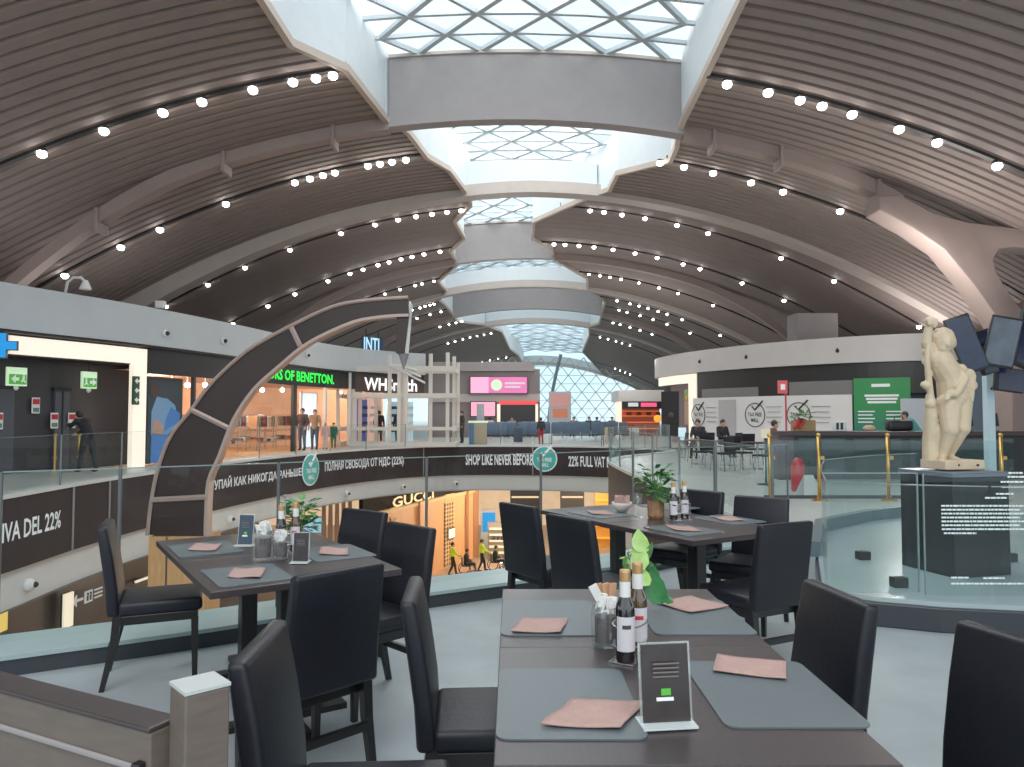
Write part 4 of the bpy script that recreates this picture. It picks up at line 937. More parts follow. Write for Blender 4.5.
# airport seats
def bench(x, y, n, label, rz=0):
    o = empty('airport_bench', (x, y, 0), rz, label, 'seating', 'blue grey airport seats in the far hall')
    W_ = n*.6
    MB().bb(-W_/2, W_/2, -.04, .04, .3, .38).build('beam', M['dark'], o)
    for k in range(n):
        cx = -W_/2+.3+k*.6
        MB().bb(cx-.26, cx+.26, -.25, .25, .4, .48).build('seat', M['seatblue'], o, bevel=.02); MB().box((cx, -.27, .78), (.52, .07, .62), rx=.12).build('backrest', M['seatblue'], o, bevel=.02)
    for sx in (-W_/2+.3, W_/2-.3): MB().bb(sx-.03, sx+.03, -.25, .25, 0, .3).build('leg', M['chrome'], o)
    return o
for k, (px, Y) in enumerate(((492, 42), (522, 42.5), (556, 43), (585, 43), (612, 44))):
    bench(XP(px, Y), Y, 3, 'bench of blue grey airport seats, front row, %s' % ['leftmost by the service cabinet', 'second from the left', 'right of the woman in the dark coat', 'fourth from the left', 'rightmost'][k])
for k, (px, Y) in enumerate(((500, 46), (535, 46.5), (572, 47), (604, 47.5))):
    bench(XP(px, Y), Y, 3, 'bench of airport seats, back row, %s' % ['leftmost', 'second from the left', 'third from the left', 'rightmost'][k])
for k, (px, Y, c, lab) in enumerate(((609, 39, srgb(196, 180, 150), 'beige upright bag standing among the seats'), (634, 38, srgb(206, 200, 190), 'white wrapped cart near the right end of the seats'), (518, 40, srgb(70, 80, 100), 'dark suitcase before the left seats'), (548, 37.5, srgb(226, 230, 232), 'small white bag beside the dark coated figure'))):
    o = empty('luggage', (XP(px, Y), Y, 0), .3*k, lab, 'luggage'); h_ = .55 if k == 3 else .85
    MB().bb(-.22, .22, -.15, .15, .04, h_).build('body', mat('lug%d' % k, c, .6), o, bevel=.05); MB().tube([(-.1, 0, h_), (-.1, 0, h_+.12), (.1, 0, h_+.12), (.1, 0, h_)], .015, 6).build('handle', M['dark'], o)
# ============================================================ lower level
YG = 0
PG = Path([(-6.6, 33.4), (-6.2, 34.7), (-5.2, 37.5), (-3.8, 41.5), (-2.3, 45), (-1.9, 48)], step=.5)
zl = -7.05
M['gold'] = em('gold_letter', srgb(226, 180, 120), .35)
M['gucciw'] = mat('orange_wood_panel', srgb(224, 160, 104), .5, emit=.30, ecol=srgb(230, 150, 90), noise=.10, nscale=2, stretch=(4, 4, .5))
g0 = 0; g1 = PG.L-3
mb = MB(); strip(mb, PG, 0, g1, zl, -3.05, 0, .3); st(mb.build('wall_lower_shop', M['gucciw']))
mb = MB(); strip(mb, PG, 0, g1, -3.15, -3.0, .12, .3); st(mb.build('trim_%d' % ti, M['gold'])); ti += 1
mb = MB(); strip(mb, PG, 0, g1, -3.0, -2.12, -.1, .2); st(mb.build('wall_lower_band', mat('black_brown', srgb(44, 34, 30), .8, spec=.2)))
def pxG(x): return min(((abs(p.x/p.y-(x-CX)/F), s) for p, s in zip(PG.p, PG.s)))[1]
tag(text_path('shop_sign', 'GUCCI', PG, pxG(389), pxG(431.5), -2.70, .5, .16, em('gold_sign', srgb(240, 200, 140), 1.3)), 'gold GUCCI lettering above the orange panelled lower shop', 'sign')
lat = mat('dark_lattice', srgb(110, 80, 62), .5)
for k, (a, b) in enumerate(((443, 455), (391, 399))):
    s0_, s1_ = pxG(a), pxG(b); p = PG.at((s0_+s1_)/2)
    o = empty('lattice_screen', (p.x, p.y, zl), 0, 'tall brown lattice panel on the orange lower shop, %s' % ['right one behind the vested workers', 'left one below the gold letters'][k], 'panel')
    mb = MB(); strip(mb, PG, s0_, s1_, zl+.1, -3.4, .05, .04); kid(mb, 'backing', lat, o)
    mb = MB()
    for j in range(18): z = zl+.3+j*.22; strip(mb, PG, s0_, s1_, z, z+.06, .09, .03)
    for j in range(4): s_ = s0_+(s1_-s0_)*(j+.5)/4; strip(mb, PG, s_-.03, s_+.03, zl+.1, -3.4, .1, .03)
    kid(mb, 'grille', M['gold'], o)
s_ = pxG(450); p = PG.at(s_, .2); d = PG.dir(s_)
o = empty('small_lit_sign', (p.x, p.y, -5.2), math.atan2(d.y, d.x), 'small lit white sign on the lattice of the lower shop', 'sign'); MB().bb(-.35, .35, -.03, 0, -.2, .3).build('lit_face', em('lit_cream', srgb(255, 225, 200), 1.0), o); MB().bb(-.4, .4, 0, .03, -.25, .35).build('frame', M['brown'], o)
# pilasters at right end of lower shop
for s_, w_ in ((g1, .35), (g1-1.2, .15), (pxG(418), .12)):
    p = PG.at(s_, .1); st(MB().bb(p.x-w_/2, p.x+w_/2, p.y-.15, p.y+.15, zl, -2.9).build('trim_%d' % ti, mat('orange_pilaster', srgb(176, 120, 80), .5, emit=.1))); ti += 1
M['lowback'] = mat('glowing_lower_wall', srgb(216, 176, 142), .6, emit=1.1, ecol=srgb(220, 180, 140), noise=.2, nscale=.7)  # emission put into the wall so it looks brightly lit
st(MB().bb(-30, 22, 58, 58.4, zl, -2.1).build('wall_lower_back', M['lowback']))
mb = MB(); strip(mb, VF, 0, pxF(300, sA, sB), zl, -2.1, -1.8, .2); st(mb.build('wall_lower_left', M['brown']))
mb = MB(); strip(mb, VF, pxF(640, sB, VF.L) if False else sB+2, VF.L, zl, -2.1, -.6, .2); st(mb.build('wall_lower_right', M['brown']))
for k, (px, py0, py1, w_, c, lab) in enumerate(((2, 615, 634, .42, srgb(225, 190, 90), 'yellow lit panel at the left picture edge on the lower level'), (72.5, 593, 627, .22, srgb(250, 235, 205), 'tall cream lit panel on the dark lower wall beside the arrow sign'), (147, 578, 580, .5, srgb(240, 220, 200), 'thin cream light line on the dark lower wall'), (133, 591, 598, .35, srgb(140, 140, 90), 'dim olive lit panel on the dark lower wall'))):
    s_ = pxO(VF, -1.6, px, 0, sB); p = VF.at(s_, -1.6); d = VF.dir(s_); z0, z1 = ZP(py1, p.y), ZP(py0, p.y)
    o = empty('lit_panel', (p.x, p.y, 0), math.atan2(d.y, d.x), lab, 'light panel'); w_ *= 1.6; MB().bb(-w_/2, w_/2, -.05, 0, z0, z1).build('lit_face', em('litp%d' % k, c, .9), o); MB().bb(-w_/2-.02, w_/2+.02, 0, .04, z0-.02, z1+.02).build('frame', M['darker'], o)
s_ = pxO(VF, -1.6, 91, 0, sB); p = VF.at(s_, -1.6); d = VF.dir(s_)
o = empty('direction_sign', (p.x, p.y, ZP(597, p.y)), math.atan2(d.y, d.x), 'white arrow and toilet pictograms on the dark lower wall', 'sign')
MB().vprism([(-.55, 0), (-.4, .15), (-.4, .03), (-.15, .03), (-.15, -.03), (-.4, -.03), (-.4, -.15)], -.03, 0).build('arrow', fw, o); MB().bb(-.08, .22, -.03, 0, -.15, .15).build('pictogram_square', fw, o)
MB().ball((.01, -.04, .08), .03).ball((.13, -.04, .08), .03).bb(-.02, .04, -.045, -.03, -.1, .04).bb(.10, .16, -.045, -.03, -.1, .04).build('pictogram_figures', M['darker'], o)
for k in range(3): MB().bb(.32, .65, -.02, 0, -.12+.1*k, -.08+.1*k).build('text_line', fw, o)
o = empty('lit_panel', (XP(314, 40), 40, -4.4), 0, 'pale blue lit window of the lower shop seen past the plant', 'light panel'); MB().bb(-.5, .5, -.05, 0, -.4, .4).build('lit_face', em('litblue', srgb(150, 200, 225), .95), o); MB().bb(-.55, .55, 0, .05, -.45, .45).build('frame', M['darker'], o)
# oak box column and lower-level displays
o = empty('oak_column', (XP(180, 12.9), 12.9, zl), 0, 'warm oak clad box column carrying the foot of the bronze arch', 'column')
hz = ZP(537, 12.9)-zl; MB().bb(-.50, .47, 0, .7, 0, hz).build('cladding', M['wood'], o); MB().bb(-.2, -.17, -.01, 0, 0, hz).build('joint', M['brown'], o); MB().bb(-.54, .51, -.04, .94, 0, .15).build('plinth', M['brown'], o)
for k, (px, Y, w_, h_, c, lab) in enumerate(((525, 50, 2.0, 3.4, srgb(40, 34, 36), 'dark shelving wall with lit bottle rows on the lower level'), (572, 50, 1.6, 2.8, srgb(80, 74, 70), 'grey shelving with dark goods left of the orange counter on the lower level'), (608, 48, 1.7, 2.5, srgb(226, 160, 60), 'orange and yellow lit counter at the right of the lower level'), (498, 44, 1.2, 1.7, srgb(150, 140, 130), 'grey white display table beside the orange shop on the lower level'))):
    o = empty('display_shelf', (XP(px, Y), Y, zl), 0, lab, 'display'); top = min(h_+2.0, 5.2)
    MB().bb(-w_/2, w_/2, 0, .3, 0, top if k != 3 else 2.2).build('body', mat('disp%d' % k, c, .6), o)
    for j in range(5): MB().bb(-w_/2+.1, w_/2-.1, -.15, .05, .6+j*.8 if k != 3 else .4+.35*j, .7+j*.8 if k != 3 else .5+.35*j).build('shelf', em('shelf_light', srgb(240, 215, 180), .7) if k != 2 else MATS['orange_lamp'], o)
    for j in range(7): MB().lathe([(.07, 0), (.07, .25), (.03, .32), (.03, .42)], (-w_/2+.25+j*(w_-.5)/6, -.05, 1.5 if k != 3 else 1.15), 8).build('bottle', M['brown'] if j % 2 else M['seatblue'], o)
o = empty('blue_display', (XP(489, 47), 47, zl), 0, 'white and blue product stand inside the beige lower hall', 'display')
MB().bb(-.5, .5, 0, .3, 0, 2.6).build('body', M['white'], o); MB().bb(-.4, .4, -.03, 0, 1.2, 2.4).build('blue_graphic', M['blue'], o)
o = empty('blue_crate', (XP(266, 30), 28, zl), 0, 'bright blue lit panel low on the lower level under the left table', 'light panel')
MB().bb(-.35, .35, 0, .1, .2, 1.8).build('lit_face', M['blue'], o); MB().bb(-.4, .4, .02, .14, .1, 1.9).build('frame', M['white'], o)
for k in range(5):
    o = empty('curtain_panel', (XP(327+k*5.5, 36), 35.6+.2*k, zl), 0, 'narrow ribbed beige curtain panel left of the gold letters on the lower level', 'curtain', 'beige curtain panels on the lower level')
    MB().lathe([(.09, 0), (.12, .3), (.08, 1.5), (.12, 3.0), (.09, 4.6)], n=8).build('fabric', mat('curtain', srgb(190, 150, 120), .7, emit=.1), o); MB().lathe([(.14, 0), (.14, .06)], n=10).build('weight', M['brown'], o)
# ============================================================ bronze arch
YA = 13.0
outer = [(148, 535), (152, 500), (159, 467), (171, 436), (191.5, 410), (212, 383), (243, 354), (265, 340), (291, 326), (332, 307), (366, 300.5), (408, 297.5)]
inner = [(205, 537), (205.5, 515), (208, 480), (218, 457), (232.5, 420), (253, 389), (278, 366), (308, 342), (350, 322), (375, 316.5), (396, 314.5), (409, 314)]
ar = empty('bronze_arch', (XP(180, YA), YA, ZP(536, YA)), 0, 'huge curved dark bronze arch rising from the opening with a hanging drop', 'sculpture')
ax, ay, az = ar.location
def rs_(pts, n=36):
    P_ = Path(pts, step=4); return [tuple(P_.at(P_.L*i/n)) for i in range(n+1)]
outer = rs_(outer); inner = rs_(inner)
O = [P2(a, b, YA) for a, b in outer]; I = [P2(a, b, YA) for a, b in inner]
def rel(v): return (v[0]-ax, v[1]-ay, v[2]-az)
vs = []; fs = []
for (a, b) in zip(O, I):
    vs += [rel((a[0], YA, a[1])), rel((b[0], YA, b[1])), rel((b[0], YA+.14, b[1])), rel((a[0], YA+.14, a[1]))]
for i in range(len(O)-1):
    for j in range(4): fs.append((4*i+j, 4*i+(j+1) % 4, 4*i+4+(j+1) % 4, 4*i+4+j))
fs += [(3, 2, 1, 0), tuple(4*(len(O)-1)+j for j in range(4))]
MB().add(vs, fs).build('body', M['archm'], ar)
MB().tube([rel((a[0], YA-.02, a[1])) for a in O], .035, 6).build('outer_trim', M['archtrim'], ar)
mb = MB(); vs = []; fs = []
for i, b in enumerate(I):
    a = I[max(0, i-1)]; c = I[min(len(I)-1, i+1)]; d = Vector((c[0]-a[0], c[1]-a[1])).normalized(); n_ = Vector((d.y, -d.x))*.05
    vs += [rel((b[0], YA-.06, b[1])), rel((b[0]+n_.x, YA-.06, b[1]+n_.y)), rel((b[0]+n_.x, YA+.17, b[1]+n_.y)), rel((b[0], YA+.17, b[1]))]
    if i:
        for j in range(4): fs.append((4*i-4+j, 4*i-4+(j+1) % 4, 4*i+(j+1) % 4, 4*i+j))
mb.add(vs, fs).build('inner_trim', M['archtrim'], ar)
for (a, b, c, d) in ((191.5, 410, 228, 428), (291, 327, 300, 346), (152, 500, 208, 497)):
    p, q = P2(a, b, YA-.04), P2(c, d, YA-.04)
    MB().tube([rel((p[0], YA-.03, p[1])), rel((q[0], YA-.03, q[1]))], .05, 6).build('cross_band', M['archtrim'], ar)
mb = MB(); x0, z0 = P2(396, 314, YA); x1, z1 = P2(409, 353, YA)
mb.vprism([(x0-ax, z0-az), (x0-ax, z1-az), (x1-ax-.08, z1-az), (x1-ax, z0-az)], .02, .28); mb.build('hanging_drop', M['archm'], ar)
mb = MB(); mb.vprism([(x1-ax-.01, z0-az+.25), (x1-ax+.02, z0-az+.2), (x1-ax-.05, z1-az), (x1-ax-.08, z1-az)], .05, .3); mb.build('drop_edge', M['white'], ar)
mb = MB(); mb.lathe([(.01, -.28), (.06, -.12), (.10, 0)], (x0-ax+.12, .15, z1-az), 12); mb.build('lamp_cone', M['lintel'], ar)
# dark screen box at the arch foot
st(MB().bb(XP(128, 15), XP(196, 15), 15, 15.2, ZP(532, 15), ZP(488, 15)).build('x', M['dark'])) if False else None
# ============================================================ dining furniture
TOP = .75
def make_chair():
    o = empty('dining_chair')
    s = MB(); s.bb(-.205, .205, -.2, .23, .395, .47); s.build('seat', M['leather'], o, bevel=.022)
    # upholstered back: gently raked slab, slightly narrower at the top
    b = MB(); prof = [(-.19, .40), (-.20, .55), (-.225, .72), (-.26, .89)]; vs = []
    for (y, z) in prof:
        w_ = .21-(z-.4)*.012; t = .062 if z < .8 else .052
        vs += [(-w_, y, z), (w_, y, z), (w_, y-t, z), (-w_, y-t, z)]
    fs = [(0, 3, 2, 1), (12, 13, 14, 15)]
    for i in range(3):
        for j in range(4): fs.append((4*i+j, 4*i+(j+1) % 4, 4*i+4+(j+1) % 4, 4*i+4+j))
    b.add(vs, fs).build('backrest', M['leather'], o, bevel=.018)
    MB().bb(-.19, .19, -.19, .205, .345, .395).build('apron', M['leg'], o, bevel=.004)
    for sx in (-1, 1):
        m_ = MB(); x = sx*.178
        m_.tube([(x, .19, .36), (x, .195, 0)], [.028, .019], 4); m_.build('leg', M['leg'], o)
        m_ = MB(); m_.tube([(x, -.20, .42), (x, -.215, .25), (x, -.27, 0)], [.030, .027, .019], 4); m_.build('leg', M['leg'], o)
    MB().box((0, -.235, .22), (.34, .022, .035)).build('stretcher', M['leg'], o)
    return o
chair0 = None
def chair(bx_, by_, fx, fy, label):
    global chair0
    n = math.hypot(fx, fy); fx, fy = fx/n, fy/n
    o = make_chair() if chair0 is None else copy_tree(chair0)
    if chair0 is None: chair0 = o
    o.location = (bx_+fx*.275, by_+fy*.275, 0); o.rotation_euler.z = rotz(fx, fy); o['label'] = label; o['category'] = 'chair'; o['group'] = 'black leather dining chairs'
    return o
chair(-.68, 2.05, .99, .05, 'black leather dining chair at the lower left behind the brown partition post')
chair(-.345, 2.65, 1, .06, 'black leather dining chair on the left side of the front table, its seat in view')
chair(-.69, 2.97, -.70, .71, 'black leather dining chair, back to us, at the near end of the left table')
chair(-.57, 4.15, -.70, -.71, 'black leather dining chair facing the left table, below the gold lettering')
chair(-.95, 4.78, -.62, -.78, 'black leather dining chair at the far right corner of the left table')
chair(-2.30, 4.24, .92, .39, 'black leather dining chair seen side on, alone left of the left table')
chair(.05, 5.10, .80, .60, 'black leather dining chair left of the middle table, farther one by the glass')
chair(.35, 4.48, .80, .60, 'black leather dining chair left of the middle table, nearer one behind the front table')
chair(1.54, 6.05, -.75, -.66, 'black leather dining chair at the far side of the middle table behind the bottles')
chair(1.86, 5.56, -.62, -.78, 'black leather dining chair facing us at the right side of the middle table')
chair(1.55, 4.24, -.45, .89, 'black leather dining chair, back to us, at the near end of the middle table')
chair(1.125, 2.6, -1, -.12, 'black leather dining chair on the right side of the front table, seen edge on')
chair(1.40, 2.05, -.95, -.33, 'black leather dining chair at the lower right picture corner')
def table(name_label, c, ang, w_, l_, two=True, legs=2):
    o = empty('dining_table', (c[0], c[1], 0), ang, name_label, 'table', 'dark dining tables')
    n = legs
    for k in range(n):
        y0 = -l_/2+l_*k/n; y1 = y0+l_/n
        MB().bb(-w_/2, w_/2, y0+.002, y1-.002, TOP-.032, TOP).build('tabletop', M['table'], o, bevel=.003)
        yc = (y0+y1)/2
        MB().bb(-.045, .045, yc-.045, yc+.045, .03, TOP-.03).build('pedestal', M['leg'], o, bevel=.006)
        MB().bb(-.3, .3, yc-.04, yc+.04, 0, .03).bb(-.04, .04, yc-.3, yc+.3, .001, .028).build('base', M['leg'], o)
        MB().bb(-.22, .22, yc-.03, yc+.03, TOP-.06, TOP-.03).build('support_bar', M['leg'], o)
    return o
table('long dark dining table in the foreground set with slate placemats and bottles', (.40, 2.02), 0, .88, 2.42, legs=3)
LT = (-1.33, 4.05); LA = math.atan2(-.55, .835)*-1
# local +Y along the long side
def dirang(dx, dy): return math.atan2(-dx, dy)
table('dark dining table on the left by the glass with a menu card and bottles', LT, dirang(-.55, .835), .885, 1.54)
table('dark dining table in the middle by the glass with a plant in a wooden pot', (1.03, 5.39), dirang(-.508, .862), .88, 1.69)
# ---- placemats
def placemat(x, y, rz, label, w_=.355, l_=.475, z=TOP):
    pts = []
    r = .03
    for cx, cy, a0 in ((w_/2-r, l_/2-r, 0), (-w_/2+r, l_/2-r, 90), (-w_/2+r, -l_/2+r, 180), (w_/2-r, -l_/2+r, 270)):
        for k in range(5): a = math.radians(a0+k*22.5); pts.append((cx+r*math.cos(a), cy+r*math.sin(a)))
    o = MB().prism(pts, 0, .004).build('placemat', M['mat'], loc=(x, y, z+.0005), rz=rz)
    return tag(o, label, 'placemat', 'slate placemats')
def napkin(x, y, rz, label, w_=.2, l_=.14, z=TOP+.0045, sk=.05):
    rnd = random.Random(int(x*100+y*10)); N = 10; vs = []; fs = []
    for j in range(N+1):
        for i in range(N+1):
            u, v = i/N-.5, j/N-.5
            zz = .003+.004*math.sin(u*7+x*9)*math.sin(v*6)+(.010*max(0, abs(u)+abs(v)-.72))
            vs.append((u*w_+v*sk, v*l_, zz+.002))
    for j in range(N):
        for i in range(N): a = j*(N+1)+i; fs.append((a, a+1, a+N+2, a+N+1))
    o = MB().add(vs, fs).build('paper_napkin', M['napkin'], loc=(x, y, z), rz=rz, smooth=True)
    sd_ = o.modifiers.new('thick', 'SOLIDIFY'); sd_.thickness = .004; sd_.offset = 1
    return tag(o, label, 'napkin', 'pinkish paper napkins')
placemat(.14, 2.78, 0, 'grey slate placemat at the far left of the front table'); placemat(.14, 1.975, 0, 'grey slate placemat at the near left of the front table')
placemat(.665, 2.79, 0, 'grey slate placemat at the far right of the front table'); placemat(.69, 2.04, 0, 'grey slate placemat at the near right of the front table')
napkin(.10, 2.64, -.05, 'pinkish napkin on the far left placemat of the front table', .17, .17, sk=.03)
napkin(.205, 1.87, -.10, 'pinkish napkin on the near left placemat beside the black menu card', .19, .17, sk=.07)
napkin(.70, 2.93, .5, 'pinkish napkin on the far right placemat of the front table', .19, .19, sk=-.02)
napkin(.70, 2.21, -.35, 'pinkish napkin on the near right placemat of the front table', .2, .15, sk=-.0)
def bl_pt(px, py, z=TOP): v = (383.5-py)/F; Y = (CAMZ-z)/-((ST+v*CT)/(CT-v*ST)); return XP(px, Y, z), Y
la = dirang(-.55, .835)
for px, py, lab in ((205, 549, 'left side'), (247, 575, 'near left corner'), (334, 553, 'right side')):
    x, y = bl_pt(px, py)
    placemat(x, y, la, 'slate placemat on the left table, %s' % lab, .33, .43)
    if px != 300: napkin(x, y, la+1.2, 'pinkish napkin on the left table, %s' % lab, .2, .15)
ma = dirang(-.508, .862)
for px, py, lab in ((600, 514, 'far left corner'), (683, 530, 'near left side'), (728, 520, 'right side'), (668, 507, 'far right side')):
    x, y = bl_pt(px, py)
    placemat(x, y, ma, 'slate placemat on the middle table, %s' % lab, .33, .43)
    if px != 668: napkin(x, y, ma+1.2, 'pinkish napkin on the middle table, %s' % lab, .2, .15)
# ---- table things
def bottle(x, y, z, s, glassm, liquid, label, capm, kind='bottle', lab=True):
    o = empty('sauce_bottle', (x, y, z), 0, label, kind)
    prof = [(.026, 0), (.029, .006), (.029, .15), (.026, .168), (.014, .195), (.0125, .235)]
    MB().lathe([(r*s, h*s) for r, h in prof], n=20).build('body', liquid, o, smooth=True)
    MB().lathe([(.0155*s, .205*s), (.0165*s, .235*s), (.0165*s, .262*s), (.015*s, .268*s)], n=16).build('cap', capm, o)
    MB().lathe([(.015*s, .185*s), (.0165*s, .19*s), (.0165*s, .235*s), (.015*s, .238*s)], n=16).build('neck_band', M['white'], o)
    if lab:
        mb = MB(); vs = []; fs = []
        for k in range(9):
            a = -math.pi/2-1.1+k*2.2/8; r = .0297*s
            vs += [(r*math.cos(a), r*math.sin(a), .035*s), (r*math.cos(a), r*math.sin(a), .135*s)]
            if k: fs.append((2*k-2, 2*k, 2*k+1, 2*k-1))
        mb.add(vs, fs).build('paper_label', mat('bottle_label', srgb(205, 200, 205), .6), o)
        vs = []; fs = []
        for k in range(5):
            a = -math.pi/2-.45+k*.9/4; r = .0300*s
            vs += [(r*math.cos(a), r*math.sin(a), .10*s), (r*math.cos(a), r*math.sin(a), .112*s)]
            if k: fs.append((2*k-2, 2*k, 2*k+1, 2*k-1))
        lb = [c for c in o.children if c.name.startswith('paper_label')][0]; MB().add(vs, fs).build('label_stripe', M['red'] if liquid is M['oil'] else M['dark'], lb)
    return o
M['vinegar'] = mat('dark_vinegar_bottle', srgb(22, 16, 18), .08, spec=.8, coat=.5); M['oil'] = mat('amber_oil_bottle', srgb(74, 52, 26), .08, spec=.8, coat=.5)
M['copper'] = mat('golden_cap', srgb(206, 158, 104), .35, metal=.6)
def jar(x, y, z, s, label, cont=True):
    o = empty('glass_jar', (x, y, z), 0, label, 'jar')
    MB().lathe([(.036*s, 0), (.040*s, .01*s), (.040*s, .1*s), (.036*s, .115*s)], n=20).build('glass', M['jar'], o, smooth=True)
    MB().lathe([(.030*s, .012*s), (.030*s, .085*s)], n=16).build('dark_contents', mat('dark_sachets', srgb(50, 32, 36), .6), o)
    g = MB(); rn = random.Random(int(x*50))
    for k in range(16):
        a = rn.uniform(0, 6.28); r = .026*s*rn.random()**.5
        g.box((r*math.cos(a), r*math.sin(a), .12*s+rn.uniform(-.01, .012)*s), (.022*s, .006*s, .03*s), rn.uniform(0, 3), rn.uniform(-.5, .5))
    g.build('paper_sachets', M['white'], o)
    return o
def caddy(x, y, rz, s, label):
    o = empty('wire_caddy', (x, y, TOP), rz, label, 'caddy'); w_, d_ = .075*s, .04*s
    MB().box((0, 0, .004), (2*w_, 2*d_, .004)).build('base_plate', M['chrome'], o)
    for z in (.05*s, .11*s):
        pts = [(w_*math.cos(t*math.pi/12)*1.05, d_*math.sin(t*math.pi/12)*1.15, z) for t in range(25)]
        MB().tube(pts, .0028, 6, False).build('ring', M['chrome'], o)
    for sx in (-1, 1): MB().tube([(sx*w_, 0, 0), (sx*w_*1.04, 0, .11*s)], .0028, 6).build('upright', M['chrome'], o)
    MB().tube([(0, 0, 0), (0, 0, .3*s), (.012, 0, .315*s), (-.012, 0, .315*s), (0, 0, .3*s)], .003, 6).build('handle', M['chrome'], o)
    return o
caddy(.365, 2.32, math.atan2(.10, .06)-.0, 1.0, 'bright steel wire caddy holding two bottles on the front table')
bottle(.343, 2.27, TOP+.007, 1.02, None, M['vinegar'], 'dark vinegar bottle with pale label in the caddy on the front table', M['copper'])
bottle(.398, 2.37, TOP+.007, 1.03, None, M['oil'], 'brown oil bottle with pale label right of the vinegar bottle on the front table', M['copper'])
jar(.303, 2.44, TOP+.001, 1.12, 'glass jar of white sachets left of the bottles on the front table')
# bread stick sachets behind
o = empty('sachet_bundle', (.33, 2.60, TOP), 0, 'bundle of wrapped brown bread sticks standing behind the jar on the front table', 'food')
MB().lathe([(.035, 0), (.04, .1)], n=16).build('cup', M['jar'], o)
g = MB()
for k in range(6): g.box((-.02+.008*k, .01*(k % 2), .11), (.014, .01, .11), 0, 0, -.35+.1*k)
g.build('bread_sticks', mat('crust_brown', srgb(190, 140, 104), .7), o); MB().box((-.035, -.01, .13), (.03, .012, .07), 0, 0, -.5).build('white_wrapper', M['white'], o)
def potted(name, x, y, z, potm, ps, label, n, r, h, size, seed, m1='leaf', m2=None, pot='pot', stem=False):
    o = empty(name, (x, y, z), 0, label, 'plant')
    MB().lathe([(ps*.8, 0), (ps, ps*.3), (ps, ps*2.0), (ps*.85, ps*2.0), (ps*.8, ps*1.7)], n=14).build(pot, potm, o)
    leaves(MB(), n, (0, 0, ps*2), r, h, size, seed).build('foliage', M[m1], o)
    if m2: leaves(MB(), n//2, (0, 0, ps*2), r, h*1.1, size, seed+5).build('pale_foliage', M[m2], o)
    st_ = MB()
    for k in range(4): st_.tube([(0, 0, ps), (r*.5*math.cos(k*1.6), r*.5*math.sin(k*1.6), ps*2+h*.9)], .003, 5)
    st_.build('stems', M['leaf'], o)
    return o
o = potted('potted_plant', .475, 2.78, TOP, M['white'], .022, 'small plant with large pale green leaves behind the bottles on the front table', 10, .04, .16, .06, 4, 'green', 'leaf_pale')
def bigleaf(c, s_, tilt, rz_, m_):
    R_ = Matrix.Rotation(rz_, 3, 'Z') @ Matrix.Rotation(tilt, 3, 'X')
    pr_ = [(0, -.55), (.3, -.5), (.48, -.2), (.42, .15), (.2, .45), (0, .65), (-.2, .45), (-.42, .15), (-.48, -.2), (-.3, -.5)]
    vs = [R_ @ Vector((0, 0, 0))+Vector(c)]+[R_ @ Vector((x*s_, .10*s_*abs(x)*2, z*s_))+Vector(c) for x, z in pr_]
    MB().add(vs, [(0, i+1, (i+1) % 10+1) for i in range(10)]).build('large_leaf', M[m_], o, smooth=True)
for (c, s_, t_, r_, m_) in (((.0, -.03, .285), .075, -.5, .3, 'leaf_pale'), ((-.015, -.05, .23), .085, -.3, -.4, 'leaf_pale'), ((.035, -.02, .245), .06, .3, .8, 'leaf'), ((.0, -.06, .165), .07, -.6, .2, 'leaf_pale'), ((.055, -.04, .12), .11, -.4, .5, 'green'), ((.03, .0, .15), .10, -.2, -.3, 'green'), ((.085, -.02, .09), .08, -.9, .9, 'green'), ((-.05, -.02, .2), .05, .2, -.7, 'leaf')):
    bigleaf(c, s_, t_, r_, m_)
# menu card holder
def menu(x, y, z, w_, h_, rz, cardm, label, logo=None):
    o = empty('menu_holder', (x, y, z), rz, label, 'menu card')
    MB().box((0, 0, h_/2+.006), (w_+.012, .004, h_+.008), rx=-.12).build('acrylic_sleeve', M['acrylic'], o)
    MB().box((0, -.0035, h_/2+.006), (w_, .0025, h_), rx=-.12).build('printed_card', cardm, o)
    MB().bb(-w_/2-.008, w_/2+.008, -.045, .03, 0, .005).build('clear_base', mat('frosted_edge', srgb(205, 214, 214), .2), o)
    for k in range(4): MB().box((0, -.0055-.012*(h_*.75-k*h_*.06-h_/2)/.1, h_*.80-k*h_*.06), (w_*.55, .0006, .0035*h_/.19), rx=-.12).build('text_line', mat('dim_print', srgb(110, 100, 98), .6), o)
    if logo:
        f_ = lambda zz: -.0062-(zz-h_/2-.006)*-.1205*-1
        zz = h_*.42; yy = (zz-h_/2-.006)*.1206-.0055
        MB().box((0, yy, zz), (w_*.2, .001, h_*.085), rx=-.12).build('green_emblem', M['exitg'], o)
        zz = h_*.33; yy = (zz-h_/2-.006)*.1206-.0055
        MB().box((-.003, yy, zz), (w_*.36, .001, h_*.045), rx=-.12).build('white_wordmark', M['white_text'], o)
    return o
M['menub'] = mat('black_menu_print', srgb(44, 36, 36), .3, noise=.2, nscale=30); M['menublue'] = mat('navy_menu_print', srgb(34, 54, 74), .35)
menu(.372, 1.83, TOP+.0045, .118, .18, .12, M['menub'], 'black menu card with green emblem in a clear holder on the front table', True)
x, y = bl_pt(246, 546); menu(x, y, TOP+.005, .085, .165, -.15, M['menublue'], 'navy blue menu card in a clear holder on the left table', True)
x, y = bl_pt(301, 563); menu(x, y, TOP+.005, .075, .14, .0, M['menub'], 'small black menu card in front of the bottles on the left table')
